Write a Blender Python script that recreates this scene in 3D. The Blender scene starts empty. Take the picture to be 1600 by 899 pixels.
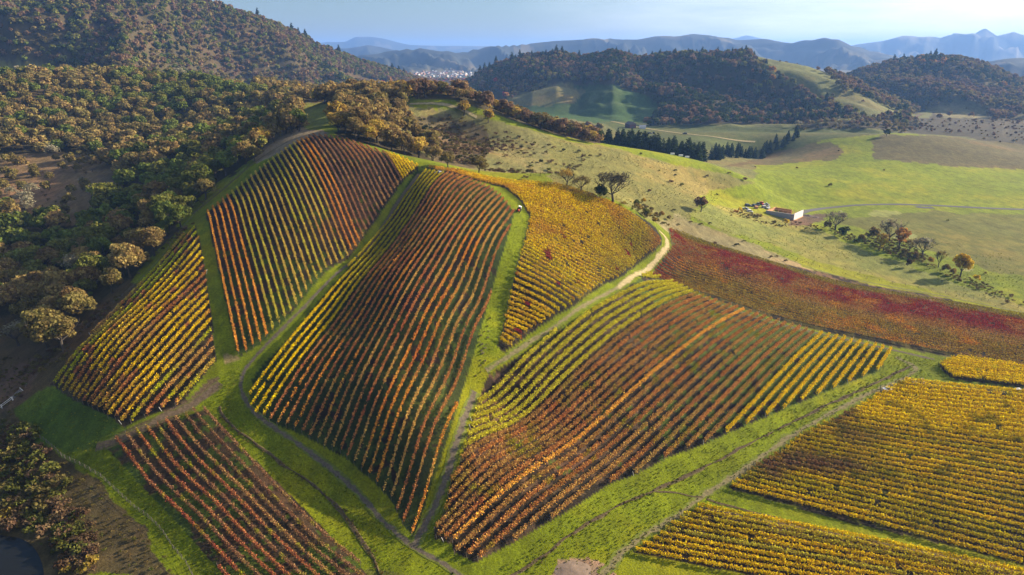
import bpy, math, random
import numpy as np
from mathutils import Vector
random.seed(7)
RNG = np.random.default_rng(7)
SC = bpy.context.scene
COL = SC.collection
R = math.radians

# ------------------------------------------------------------------ camera, sky, sun, exposure
CAM_H = 118.0
PITCH = R(19.0)
cam_data = bpy.data.cameras.new('camera')
cam_data.lens = 24.0
cam_data.sensor_width = 36.0
cam_data.clip_start = 0.5
cam_data.clip_end = 60000.0
cam = bpy.data.objects.new('camera', cam_data)
COL.objects.link(cam)
cam.location = (0, 0, CAM_H)
cam.rotation_euler = (math.pi / 2 - PITCH, 0, 0)
SC.camera = cam

SUN_PHI, SUN_EL = R(22.0), R(22.0)          # from +X towards +Y, and above the horizon
sun_dir = Vector((math.cos(SUN_PHI) * math.cos(SUN_EL), math.sin(SUN_PHI) * math.cos(SUN_EL), math.sin(SUN_EL)))
sun_data = bpy.data.lights.new('sun', 'SUN')
sun_data.energy = 5.0
sun_data.angle = R(0.5)
sun_data.color = (1.0, 0.85, 0.62)
sun = bpy.data.objects.new('sun', sun_data)
COL.objects.link(sun)
sun.rotation_euler = sun_dir.to_track_quat('Z', 'Y').to_euler()

world = bpy.data.worlds.new('World')
SC.world = world
world.use_nodes = True
wn, wl = world.node_tree.nodes, world.node_tree.links
wn.clear()
w_out = wn.new('ShaderNodeOutputWorld')
w_bg = wn.new('ShaderNodeBackground')
w_bg.inputs['Strength'].default_value = 0.05
w_sky = wn.new('ShaderNodeTexSky')
w_sky.sky_type = 'NISHITA'
w_sky.sun_disc = False
w_sky.sun_elevation = SUN_EL
w_sky.sun_rotation = math.pi / 2 - SUN_PHI
w_sky.air_density = 1.0
w_sky.dust_density = 0.7
w_sky.ozone_density = 4.0
# thin bright cloud wisps, low in the sky on the sun's side
w_tc = wn.new('ShaderNodeTexCoord')
w_map = wn.new('ShaderNodeMapping')
w_map.inputs['Scale'].default_value = (2.2, 2.2, 16.0)
w_noise = wn.new('ShaderNodeTexNoise')
w_noise.inputs['Scale'].default_value = 3.0
w_noise.inputs['Detail'].default_value = 5.0
w_noise.inputs['Roughness'].default_value = 0.62
w_ramp = wn.new('ShaderNodeMapRange')
w_ramp.inputs['From Min'].default_value = 0.10
w_ramp.inputs['From Max'].default_value = 0.78
w_sep = wn.new('ShaderNodeSeparateXYZ')
w_side = wn.new('ShaderNodeMapRange')
w_side.inputs['From Min'].default_value = 0.0
w_side.inputs['From Max'].default_value = 0.60
w_mul = wn.new('ShaderNodeMath'); w_mul.operation = 'MULTIPLY'
w_mix = wn.new('ShaderNodeMix'); w_mix.data_type = 'RGBA'
w_mix.inputs[7].default_value = (15.0, 15.3, 15.8, 1)
wl.new(w_tc.outputs['Generated'], w_map.inputs['Vector'])
wl.new(w_map.outputs['Vector'], w_noise.inputs['Vector'])
wl.new(w_noise.outputs['Fac'], w_ramp.inputs['Value'])
wl.new(w_tc.outputs['Generated'], w_sep.inputs['Vector'])
wl.new(w_sep.outputs['X'], w_side.inputs['Value'])
wl.new(w_ramp.outputs['Result'], w_mul.inputs[0])
wl.new(w_side.outputs['Result'], w_mul.inputs[1])
wl.new(w_mul.outputs[0], w_mix.inputs[0])
wl.new(w_sky.outputs['Color'], w_mix.inputs[6])
wl.new(w_mix.outputs[2], w_bg.inputs['Color'])
wl.new(w_bg.outputs['Background'], w_out.inputs['Surface'])

SC.view_settings.view_transform = 'Standard'
SC.view_settings.look = 'None'
SC.view_settings.gamma = 1.0
SC.view_settings.use_curve_mapping = False
SC.view_settings.exposure = 1.32
SC.cycles.max_bounces = 4
SC.cycles.diffuse_bounces = 1
SC.cycles.glossy_bounces = 1
SC.cycles.transmission_bounces = 2
SC.cycles.volume_bounces = 1
SC.cycles.transparent_max_bounces = 6
SC.cycles.use_adaptive_sampling = True

# ------------------------------------------------------------------ numeric helpers
F = 24.0 / 36.0 * 1600.0
CP, SP = math.cos(PITCH), math.sin(PITCH)

def ray(px, py):
    """side and height per unit of forward distance for a photo pixel"""
    a = (np.asarray(px, float) - 800.0) / F
    b = (449.5 - np.asarray(py, float)) / F
    fw = CP + b * SP
    return a / fw, (b * CP - SP) / fw

def project(x, y, z):
    z = np.asarray(z, float) - CAM_H
    fw = y * CP - z * SP
    up = y * SP + z * CP
    fw = np.where(fw > 0.1, fw, 0.1)
    return 800.0 + F * x / fw, 449.5 - F * up / fw

def _h(ix, iy, seed):
    n = (ix.astype(np.int64) * 374761393 + iy.astype(np.int64) * 668265263 + seed * 974634777) & 0x7fffffff
    n = ((n ^ (n >> 13)) * 1274126177) & 0x7fffffff
    return ((n ^ (n >> 16)) & 0xffff) / 65535.0

def vnoise(x, y, seed=0):
    ix, iy = np.floor(x), np.floor(y)
    fx, fy = x - ix, y - iy
    fx, fy = fx * fx * (3 - 2 * fx), fy * fy * (3 - 2 * fy)
    a, b = _h(ix, iy, seed), _h(ix + 1, iy, seed)
    c, d = _h(ix, iy + 1, seed), _h(ix + 1, iy + 1, seed)
    return (a + (b - a) * fx) + ((c + (d - c) * fx) - (a + (b - a) * fx)) * fy

def fbm(x, y, scale, octaves=4, seed=0, gain=0.5):
    x, y = np.asarray(x, float) / scale, np.asarray(y, float) / scale
    s, amp, tot = 0.0, 1.0, 0.0
    for o in range(octaves):
        s = s + amp * (vnoise(x, y, seed + o * 17) - 0.5) * 2
        tot += amp
        amp *= gain
        x, y = x * 2.03 + 11.3, y * 2.03 + 5.7
    return s / tot

def sstep(a, b, x):
    t = np.clip((x - a) / (b - a), 0, 1)
    return t * t * (3 - 2 * t)

def inside(poly, x, y):
    poly = np.asarray(poly, float)
    x, y = np.asarray(x, float), np.asarray(y, float)
    res = np.zeros(x.shape, bool)
    x0, y0 = poly[-1]
    for x1, y1 in poly:
        c = (y1 > y) != (y0 > y)
        with np.errstate(divide='ignore', invalid='ignore'):
            xi = (x0 - x1) * (y - y1) / (y0 - y1 + 1e-12) + x1
        res ^= c & (x < xi)
        x0, y0 = x1, y1
    return res

# ------------------------------------------------------------------ the lie of the land
# surveyed points: photo pixel and height above the valley floor
SURVEY_Z = [
    (1600, 899, 0), (1200, 899, 0), (900, 899, 0), (1600, 760, 1), (1300, 760, 0.5), (1100, 760, 0), (1000, 740, 1.2),
    (1600, 650, 2), (1400, 600, 2.5), (1200, 660, 2), (1600, 574, 3), (1391, 549, 5), (1250, 560, 6.5),
    (640, 835, 2), (760, 850, 1.0), (700, 899, 0), (740, 899, 0), (1060, 450, 18), (1010, 430, 20.5),
    (1140, 478, 13), (1220, 502, 9), (1300, 470, 7), (1400, 500, 5), (1500, 520, 4), (1600, 494, 3.5), (1160, 396, 14), (1100, 410, 18),
    (1300, 430, 5.5), (1450, 460, 4), (1046, 359, 24), (1040, 390, 23),
    # face of the striped hill
    (600, 780, 3.5), (500, 700, 8), (420, 650, 13), (385, 600, 17), (700, 700, 13), (600, 650, 17), (500, 600, 19), (720, 550, 25),
    (620, 550, 26.5), (520, 500, 27.5), (560, 404, 38), (600, 450, 36.5), (700, 450, 37.5), (750, 400, 43.5), (640, 350, 48), (605, 345, 46.5), (632, 300, 55), (645, 280, 59.5), (700, 330, 53),
    (620, 320, 51.5), (770, 340, 51), (660, 290, 59),
    (375, 560, 21), (450, 500, 28), (345, 450, 32), (420, 430, 36), (400, 360, 44.5), (480, 380, 43), (470, 300, 56), (540, 330, 50.5), (590, 300, 55.5),
    (545, 402, 38.5),
    # yellow shoulder on the left
    (80, 597, 12), (150, 520, 19.5), (217, 447, 27), (302, 354, 42), (337, 564, 20.5), (322, 440, 32.5), (194, 664, 11.5), (260, 560, 20.5), (280, 630, 14.5), (230, 520, 24),
    # low ground left and bottom
    (300, 680, 9), (200, 720, 6), (170, 700, 7.5), (350, 800, 3.5), (400, 899, 0.5), (560, 885, 0), (300, 899, -0.5), (150, 800, 0), (100, 899, -2), (0, 899, -3), (0, 800, -2),
    (0, 700, 1), (60, 640, 6), (0, 600, 4), (0, 500, 4), (0, 400, 8), (100, 480, 9), (100, 400, 9), (150, 450, 17), (200, 400, 24), (240, 400, 30),
    (100, 300, 25), (0, 300, 24), (200, 300, 32), (280, 300, 39), (260, 350, 34), (340, 270, 46), (0, 250, 36), (150, 250, 37), (300, 240, 48), (0, 200, 54), (150, 200, 50),
    (300, 200, 50), (400, 200, 58), (400, 225, 56), (0, 150, 78), (150, 150, 74), (300, 165, 66), (400, 170, 66),
    # spur and hill grass beyond the crest
    (440, 215, 67.5), (480, 180, 75), (560, 200, 73), (600, 220, 68.5), (640, 245, 61), (700, 230, 60), (560, 170, 77), (650, 200, 68), (720, 195, 66),
    (850, 281, 47.5), (800, 250, 53), (900, 260, 46), (760, 268, 53), (960, 300, 41), (1000, 280, 37), (1060, 340, 25), (1100, 320, 23), (1200, 350, 10), (1300, 350, 6), (1200, 300, 11),
    (1250, 330, 7), (1300, 400, 5), (1450, 420, 4), (1400, 350, 5), (1600, 330, 5), (1600, 420, 4), (1500, 380, 4),
    (1200, 270, 12), (1350, 260, 11), (1500, 290, 8), (1600, 270, 10), (1320, 240, 14), (1120, 300, 20), (1010, 330, 31),
]
# crest points: photo pixel and forward distance
SURVEY_Y = [
    (326, 335, 325), (399, 272, 363), (430, 246, 375), (461, 225, 387), (490, 214, 391), (540, 221, 380), (590, 240, 358), (624, 279, 334), (655, 264, 340),
    (692, 272, 333), (728, 281, 332), (765, 295, 326), (802, 335, 297), (800, 285, 344), (852, 287, 346), (888, 293, 345), (922, 303, 343), (951, 315, 341), (988, 335, 339), (1024, 355, 339),
    (1031, 380, 330), (830, 337, 302), (880, 361, 297), (935, 388, 295), (984, 415, 295), (860, 320, 318), (930, 340, 322), (900, 430, 262), (850, 470, 237), (800, 458, 240), (780, 542, 212), (868, 494, 233),
    (745, 600, 199), (760, 480, 233),
    (0, 88, 900), (100, 96, 890), (200, 110, 870), (300, 131, 830), (400, 150, 760), (470, 158, 680),
    (520, 155, 600), (600, 156, 560), (660, 160, 540), (720, 172, 536), (800, 196, 534), (880, 217, 532), (970, 236, 531), (1040, 251, 533), (1110, 268, 536), (1180, 285, 544),
    (1180, 247, 850), (1240, 228, 850), (1300, 215, 840), (1400, 208, 825), (1500, 214, 815), (1600, 237, 790),
    (1000, 245, 700), (1100, 262, 690), (900, 232, 760), (1000, 200, 1050), (1130, 212, 930), (1250, 200, 1080),
]
# ground hidden from the photograph: world x, y, height
SURVEY_W = [
    (-30, 620, 55), (60, 620, 42), (130, 640, 30), (200, 640, 18), (0, 720, 38), (-200, 620, 60), (-120, 720, 52), (-60, 840, 28), (60, 760, 22), (80, 900, 12),
    (-330, 820, 80), (-250, 1000, 70), (-600, 1000, 100), (350, 900, 16), (500, 940, 14), (650, 950, 12), (250, 860, 12),
    (0, 60, -1), (120, 60, -1), (-120, 60, -3), (0, -80, -2), (300, 60, 0), (-300, 60, -4), (400, 300, 4), (500, 500, 5), (-400, 250, 6), (-500, 500, 30), (600, 100, 0), (-600, 100, 0),
    (-700, 700, 80), (-900, 900, 120), (800, 800, 10), (900, 500, 6), (0, -400, 0), (600, -300, 0), (-600, -300, 0),
    (15, 388, 52), (45, 388, 50), (-20, 380, 56),
]
_p = []
for px, py, z in SURVEY_Z:
    u, v = ray(px, py); Y = (z - CAM_H) / v; _p.append((Y * u, Y, z))
for px, py, Y in SURVEY_Y:
    u, v = ray(px, py); _p.append((Y * u, Y, CAM_H + Y * v))
_p += SURVEY_W
_p = np.array(_p, float)
_C = 22.0
_d = np.sqrt(((_p[:, None, :2] - _p[None, :, :2]) ** 2).sum(2) + _C * _C)
_n = len(_p)
_A = np.zeros((_n + 3, _n + 3))
_A[:_n, :_n] = _d - np.eye(_n) * 0.35
_A[:_n, _n] = 1; _A[:_n, _n + 1:] = _p[:, :2] / 1000
_A[_n:, :_n] = _A[:_n, _n:].T
_w = np.linalg.solve(_A, np.concatenate([_p[:, 2], np.zeros(3)]))

def tps(x, y):
    x, y = np.asarray(x, float), np.asarray(y, float)
    out = _w[_n] + _w[_n + 1] * x / 1000 + _w[_n + 2] * y / 1000
    for i in range(_n):
        out = out + _w[i] * np.sqrt((x - _p[i, 0]) ** 2 + (y - _p[i, 1]) ** 2 + _C * _C)
    return out

# farther hills: crest traced as pixel + distance, then front and back reach, gully strength
RIDGES = [
    ([(-700, -60, 1500), (0, -62, 1500), (150, -35, 1520), (260, -12, 1560), (310, 0, 1590), (340, 10, 1620), (400, 28, 1700), (450, 48, 1780), (500, 72, 1880), (560, 95, 1980), (620, 113, 2060), (670, 131, 2120), (700, 150, 2150), (730, 175, 2150)], 800, 900, 2.2, 8),
    ([(650, 175, 1950), (700, 155, 1930), (720, 137, 1900), (745, 121, 1880), (770, 105, 1850), (820, 89, 1800), (870, 86, 1750), (905, 93, 1700), (960, 83, 1620), (1000, 95, 1600), (1050, 87, 1560), (1110, 86, 1520), (1170, 85, 1490),
      (1200, 92, 1450), (1260, 103, 1390), (1310, 120, 1340), (1350, 140, 1300), (1400, 168, 1250), (1440, 195, 1200)], 520, 600, 1.6, 10),
    ([(1250, 190, 1950), (1290, 150, 1920), (1320, 120, 1900), (1360, 107, 1860), (1400, 98, 1820), (1450, 91, 1780), (1500, 93, 1740), (1540, 103, 1720), (1570, 118, 1690), (1600, 130, 1650), (1700, 150, 1600), (1900, 160, 1500)], 560, 600, 1.6, 10),
    ([(800, 160, 1480), (830, 143, 1450), (870, 134, 1430), (900, 141, 1420), (920, 160, 1420)], 160, 200, 0.1, 12),
    ([(400, 100, 5600), (520, 95, 5600), (560, 87, 5500), (590, 84, 5500), (620, 77, 5500), (660, 75, 5400), (690, 79, 5400), (720, 82, 5500), (745, 76, 5600), (775, 71, 5700), (810, 70, 5900), (830, 68, 6000), (870, 62, 6000), (910, 60, 6000), (960, 60, 6100),
      (1000, 60, 6100), (1040, 55, 6100), (1080, 53, 6100), (1110, 55, 6100), (1150, 61, 6100), (1200, 61, 6000), (1240, 65, 5900), (1290, 59, 5700), (1310, 62, 5600), (1340, 73, 5600), (1370, 80, 5600), (1400, 88, 5500), (1440, 98, 5500), (1600, 110, 5400)], 1700, 1500, 5.0, 5),
    ([(1480, 110, 3600), (1540, 97, 3500), (1570, 92, 3400), (1600, 90, 3400), (1750, 85, 3300)], 900, 900, 3.5, 5),
    ([(350, 90, 8500), (500, 78, 8500), (540, 75, 8300), (575, 70, 8300), (610, 77, 8300), (660, 90, 8300)], 1200, 1200, 2.0, 5),
    ([(300, 75, 14500), (480, 68, 14500), (520, 65, 14300), (540, 64, 14300), (555, 58, 14200), (580, 57, 14200), (600, 59, 14200), (620, 65, 14200), (640, 70, 14200), (690, 72, 14200), (760, 72, 14200), (900, 75, 14500)], 2200, 1500, 0.35, 5),
    ([(1220, 80, 9800), (1300, 72, 9600), (1380, 64, 9400), (1410, 56, 9300), (1470, 57, 9200), (1500, 50, 9200), (1530, 43, 9200), (1560, 47, 9200), (1600, 52, 9200), (1640, 47, 9300), (1800, 40, 9500)], 1800, 1500, 4.0, 5),
    ([(1080, 70, 14600), (1130, 61, 14600), (1165, 55, 14600), (1195, 60, 14600), (1240, 70, 14600)], 1500, 1000, 0.3, 5),
]
_rid = []
for pts, fr, bk, g, base in RIDGES:
    u = []; Y = []; Z = []
    for px, py, yy in pts:
        uu, vv = ray(px, py); u.append(float(uu)); Y.append(yy); Z.append(CAM_H + yy * float(vv))
    _rid.append((np.array(u), np.array(Y, float), np.array(Z), fr, bk, g, base))

def height(x, y):
    x, y = np.asarray(x, float), np.asarray(y, float)
    r = np.hypot(x, y)
    near = tps(x, y)
    far = 8.0 + 2.0 * fbm(x, y, 500, 3, 5)
    t = sstep(900, 1350, r)
    z = near * (1 - t) + far * t
    z = z + fbm(x, y, 22, 3, 3) * 0.35 * sstep(130, 500, r) + fbm(x, y, 90, 3, 9) * 1.2 * sstep(450, 800, r)
    yy = np.where(y > 1, y, 1.0)
    u = np.where(y > 1, x / yy, np.sign(x) * 10)
    for (ru, rY, rZ, fr, bk, g, base) in _rid:
        Yc = np.interp(u, ru, rY); Zc = np.interp(u, ru, rZ)
        e = sstep(ru[0] - 0.12, ru[0], u) * (1 - sstep(ru[-1], ru[-1] + 0.12, u))
        d = y - Yc
        s = np.where(d < 0, -d / fr, d / bk)
        prof = np.where(s < 1, 0.5 * (1 + np.cos(np.pi * np.clip(s, 0, 1))), 0) * 0.55 + np.clip(1 - s, 0, 1) * 0.45
        gl = 1 - np.abs(fbm(x + 0.35 * y, y * 0.55, fr * (0.42 if fr < 850 else 0.30), 5, 31)) * 2.0       # spurs and gullies
        rel = np.clip(Zc - base, 0, None)
        hh = base + rel * prof * e - rel * g * 0.30 * (1 - gl) * np.clip(s * 3.2, 0, 1) * (s < 1.0) * np.clip((1 - s) * 3, 0, 1) * e
        hh = np.where((e > 0) & (y > 1) & (s < 1.0), hh, -50)
        z = np.maximum(z, hh)
    return z

# one polar sheet of ground round the camera, fine in the middle and coarse behind
az = np.concatenate([np.linspace(-180, -62, 60, endpoint=False), np.linspace(-62, -48, 28, endpoint=False), np.linspace(-48, 48, 700), np.linspace(48, 62, 29)[1:], np.linspace(62, 180, 61)[1:-1]])
az = np.radians(az)
rr = np.concatenate([np.geomspace(4, 110, 26, endpoint=False), np.geomspace(110, 620, 330, endpoint=False), np.geomspace(620, 2400, 170, endpoint=False), np.geomspace(2400, 7000, 90, endpoint=False), np.geomspace(7000, 17500, 50)])
AZ, RR = np.meshgrid(az, rr)
GX, GY = RR * np.sin(AZ), RR * np.cos(AZ)
GZ = height(GX, GY)
LR = np.log(rr)
_azw = np.concatenate([az, [az[0] + 2 * math.pi]])
_GZw = np.concatenate([GZ, GZ[:, :1]], axis=1)

def gz(x, y):
    """height of the ground sheet itself"""
    x, y = np.atleast_1d(np.asarray(x, float)), np.atleast_1d(np.asarray(y, float))
    a = np.arctan2(x, y); lr = np.log(np.maximum(np.hypot(x, y), rr[0] + 1e-6))
    i = np.clip(np.searchsorted(_azw, a) - 1, 0, len(_azw) - 2)
    j = np.clip(np.searchsorted(LR, lr) - 1, 0, len(LR) - 2)
    fa = (a - _azw[i]) / (_azw[i + 1] - _azw[i])
    r_ = np.exp(lr); fr_ = np.clip((r_ - rr[j]) / (rr[j + 1] - rr[j]), 0, 1)
    return (_GZw[j, i] * (1 - fa) + _GZw[j, i + 1] * fa) * (1 - fr_) + (_GZw[j + 1, i] * (1 - fa) + _GZw[j + 1, i + 1] * fa) * fr_

def drop(px, py, ymax=1e9, ymin=60.0):
    """where a photo pixel meets the ground (or the nearest crest before ymax)"""
    u, v = ray(px, py)
    Y = np.concatenate([np.arange(ymin, 700, 0.5), np.geomspace(700, 12000, 1500)])
    Y = Y[Y < ymax]
    d = CAM_H + Y * v - gz(Y * u, Y)
    k = np.argmax(d <= 0)
    if d[k] > 0:
        k = int(np.argmin(d / Y))
        y = Y[k]
    else:
        y = Y[k] if k == 0 else Y[k - 1] + (Y[k] - Y[k - 1]) * d[k - 1] / (d[k - 1] - d[k] + 1e-9)
    return np.array([y * u, y])

def dropl(pts, ymax=1e9):
    return np.array([drop(p[0], p[1], ymax) if len(p) == 2 else np.array([ray(p[0], p[1])[0] * p[2], p[2]]) for p in pts])

def dense(pts, step):
    pts = np.asarray(pts, float); out = [pts[0]]
    for a, b in zip(pts[:-1], pts[1:]):
        n = max(1, int(np.linalg.norm((b - a)[:2]) / step))
        for k in range(1, n + 1): out.append(a + (b - a) * k / n)
    return np.array(out)

def smooth(pts, it=2):
    pts = np.asarray(pts, float)
    for _ in range(it):
        q = [pts[0]]
        for a, b in zip(pts[:-1], pts[1:]): q += [a * 0.75 + b * 0.25, a * 0.25 + b * 0.75]
        q.append(pts[-1]); pts = np.array(q)
    return pts

# ------------------------------------------------------------------ object helpers
def tag(o, label=None, cat=None, group=None, kind=None):
    if label: o['label'] = label
    if cat: o['category'] = cat
    if group: o['group'] = group
    if kind: o['kind'] = kind
    return o

def mesh_np(name, V, Fc, mat=None, parent=None, attrs=None, smooth_=False, link=True):
    """mesh object from arrays; Fc is (n,3) or (n,4)"""
    V = np.ascontiguousarray(V, np.float32); Fc = np.ascontiguousarray(Fc, np.int32)
    me = bpy.data.meshes.new(name)
    me.vertices.add(len(V)); me.vertices.foreach_set('co', V.ravel())
    k = Fc.shape[1]
    me.loops.add(Fc.size); me.loops.foreach_set('vertex_index', Fc.ravel())
    me.polygons.add(len(Fc)); me.polygons.foreach_set('loop_start', np.arange(0, Fc.size, k, dtype=np.int32))
    if smooth_: me.polygons.foreach_set('use_smooth', np.ones(len(Fc), bool))
    for an, (ty, data) in (attrs or {}).items():
        at = me.attributes.new(an, ty, 'POINT')
        at.data.foreach_set('color' if ty == 'FLOAT_COLOR' else 'value', np.ascontiguousarray(data, np.float32).ravel())
    me.update(calc_edges=True)
    if mat: me.materials.append(mat)
    if not link: return me
    o = bpy.data.objects.new(name, me); COL.objects.link(o)
    if parent: o.parent = parent
    return o

def empty(name, loc, rz=0, sc=1.0):
    o = bpy.data.objects.new(name, None); COL.objects.link(o)
    o.empty_display_size = 0.5
    o.location = loc; o.rotation_euler = (0, 0, rz); o.scale = (sc, sc, sc)
    return o

class MB:
    """collects boxes, tubes and hulls as ONE mesh"""
    def __init__(s): s.V = []; s.F = []
    def box(s, c, d, rz=0, taper=1.0, lean=(0, 0)):
        cx, cy, cz = c; n = len(s.V); ca, sa = math.cos(rz), math.sin(rz)
        for k, z in enumerate((-d[2] / 2, d[2] / 2)):
            t = taper if k else 1.0
            for x, y in ((-1, -1), (1, -1), (1, 1), (-1, 1)):
                X = x * d[0] / 2 * t + (lean[0] if k else 0); Y = y * d[1] / 2 * t + (lean[1] if k else 0)
                s.V.append((cx + X * ca - Y * sa, cy + X * sa + Y * ca, cz + z))
        s.F += [tuple(n + i for i in f) for f in ((3, 2, 1, 0), (4, 5, 6, 7), (0, 1, 5, 4), (1, 2, 6, 5), (2, 3, 7, 6), (3, 0, 4, 7))]
    def tube(s, pts, rad, n=6, cap=True):
        pts = [Vector(p) for p in pts]; b = len(s.V)
        for i, p in enumerate(pts):
            d = (pts[min(i + 1, len(pts) - 1)] - pts[max(i - 1, 0)]).normalized()
            a = d.orthogonal().normalized(); c = d.cross(a)
            r = rad[i] if hasattr(rad, '__len__') else rad
            for k in range(n):
                t = 2 * math.pi * k / n
                s.V.append(tuple(p + a * (r * math.cos(t)) + c * (r * math.sin(t))))
        for i in range(len(pts) - 1):
            for k in range(n):
                k2 = (k + 1) % n
                s.F.append((b + i * n + k, b + i * n + k2, b + (i + 1) * n + k2, b + (i + 1) * n + k))
        if cap:
            s.F.append(tuple(b + k for k in range(n))[::-1]); m = b + (len(pts) - 1) * n
            s.F.append(tuple(m + k for k in range(n)))
    def prism(s, prof, y0, y1):
        n = len(s.V); k = len(prof)
        s.V += [(x, y0, z) for x, z in prof] + [(x, y1, z) for x, z in prof]
        s.F.append(tuple(range(n, n + k))); s.F.append(tuple(range(n + 2 * k - 1, n + k - 1, -1)))
        for i in range(k):
            j = (i + 1) % k; s.F.append((n + j, n + i, n + k + i, n + k + j))
    def build(s, name, mat, parent=None, bevel=0):
        me = bpy.data.meshes.new(name); me.from_pydata(s.V, [], s.F); me.update()
        me.materials.append(mat)
        o = bpy.data.objects.new(name, me); COL.objects.link(o)
        if parent: o.parent = parent
        if bevel:
            m = o.modifiers.new('bevel', 'BEVEL'); m.width = bevel; m.segments = 2
        return o

# ------------------------------------------------------------------ materials
def new_mat(name):
    m = bpy.data.materials.new(name); m.use_nodes = True
    nt = m.node_tree; nt.nodes.clear()
    return m, nt.nodes, nt.links

def plain(name, col, rough=0.7, metal=0.0, scale=8.0, var=0.25, bump=0.0):
    m, n, l = new_mat(name)
    out = n.new('ShaderNodeOutputMaterial'); b = n.new('ShaderNodeBsdfPrincipled')
    tc = n.new('ShaderNodeTexCoord'); no = n.new('ShaderNodeTexNoise'); no.inputs['Scale'].default_value = scale; no.inputs['Detail'].default_value = 4
    l.new(tc.outputs['Object'], no.inputs['Vector'])
    mr = n.new('ShaderNodeMapRange'); mr.inputs['To Min'].default_value = 1 - var; mr.inputs['To Max'].default_value = 1 + var
    l.new(no.outputs['Fac'], mr.inputs['Value'])
    mx = n.new('ShaderNodeMix'); mx.data_type = 'RGBA'; mx.blend_type = 'MULTIPLY'; mx.inputs[0].default_value = 1
    mx.inputs[6].default_value = (*col, 1); l.new(mr.outputs['Result'], mx.inputs[7])
    l.new(mx.outputs[2], b.inputs['Base Color']); b.inputs['Roughness'].default_value = rough; b.inputs['Metallic'].default_value = metal
    if bump:
        bp = n.new('ShaderNodeBump'); bp.inputs['Strength'].default_value = 0.6; bp.inputs['Distance'].default_value = bump
        l.new(no.outputs['Fac'], bp.inputs['Height']); l.new(bp.outputs['Normal'], b.inputs['Normal'])
    l.new(b.outputs['BSDF'], out.inputs['Surface'])
    return m

def leafy(name, source, transl=0.35, gain=1.0):
    """source: 'vertex' tint attribute, 'object' colour, 'instancer' tint; leaf-by-leaf variation from attribute v"""
    m, n, l = new_mat(name)
    out = n.new('ShaderNodeOutputMaterial'); df = n.new('ShaderNodeBsdfDiffuse'); tr = n.new('ShaderNodeBsdfTranslucent'); ms = n.new('ShaderNodeMixShader')
    ms.inputs[0].default_value = transl
    if source == 'object':
        s = n.new('ShaderNodeObjectInfo').outputs['Color']
    else:
        a = n.new('ShaderNodeAttribute'); a.attribute_name = 'tint'
        if source == 'instancer': a.attribute_type = 'INSTANCER'
        s = a.outputs['Color']
    v = n.new('ShaderNodeAttribute'); v.attribute_name = 'v'
    hs = n.new('ShaderNodeHueSaturation')
    mh = n.new('ShaderNodeMapRange'); mh.inputs['To Min'].default_value = 0.475; mh.inputs['To Max'].default_value = 0.525
    mv = n.new('ShaderNodeMapRange'); mv.inputs['To Min'].default_value = 0.55 * gain; mv.inputs['To Max'].default_value = 1.45 * gain
    l.new(v.outputs['Fac'], mh.inputs['Value']); l.new(v.outputs['Fac'], mv.inputs['Value'])
    l.new(mh.outputs['Result'], hs.inputs['Hue']); l.new(mv.outputs['Result'], hs.inputs['Value']); l.new(s, hs.inputs['Color'])
    l.new(hs.outputs['Color'], df.inputs['Color']); l.new(hs.outputs['Color'], tr.inputs['Color'])
    l.new(df.outputs['BSDF'], ms.inputs[1]); l.new(tr.outputs['BSDF'], ms.inputs[2]); l.new(ms.outputs['Shader'], out.inputs['Surface'])
    return m

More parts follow.
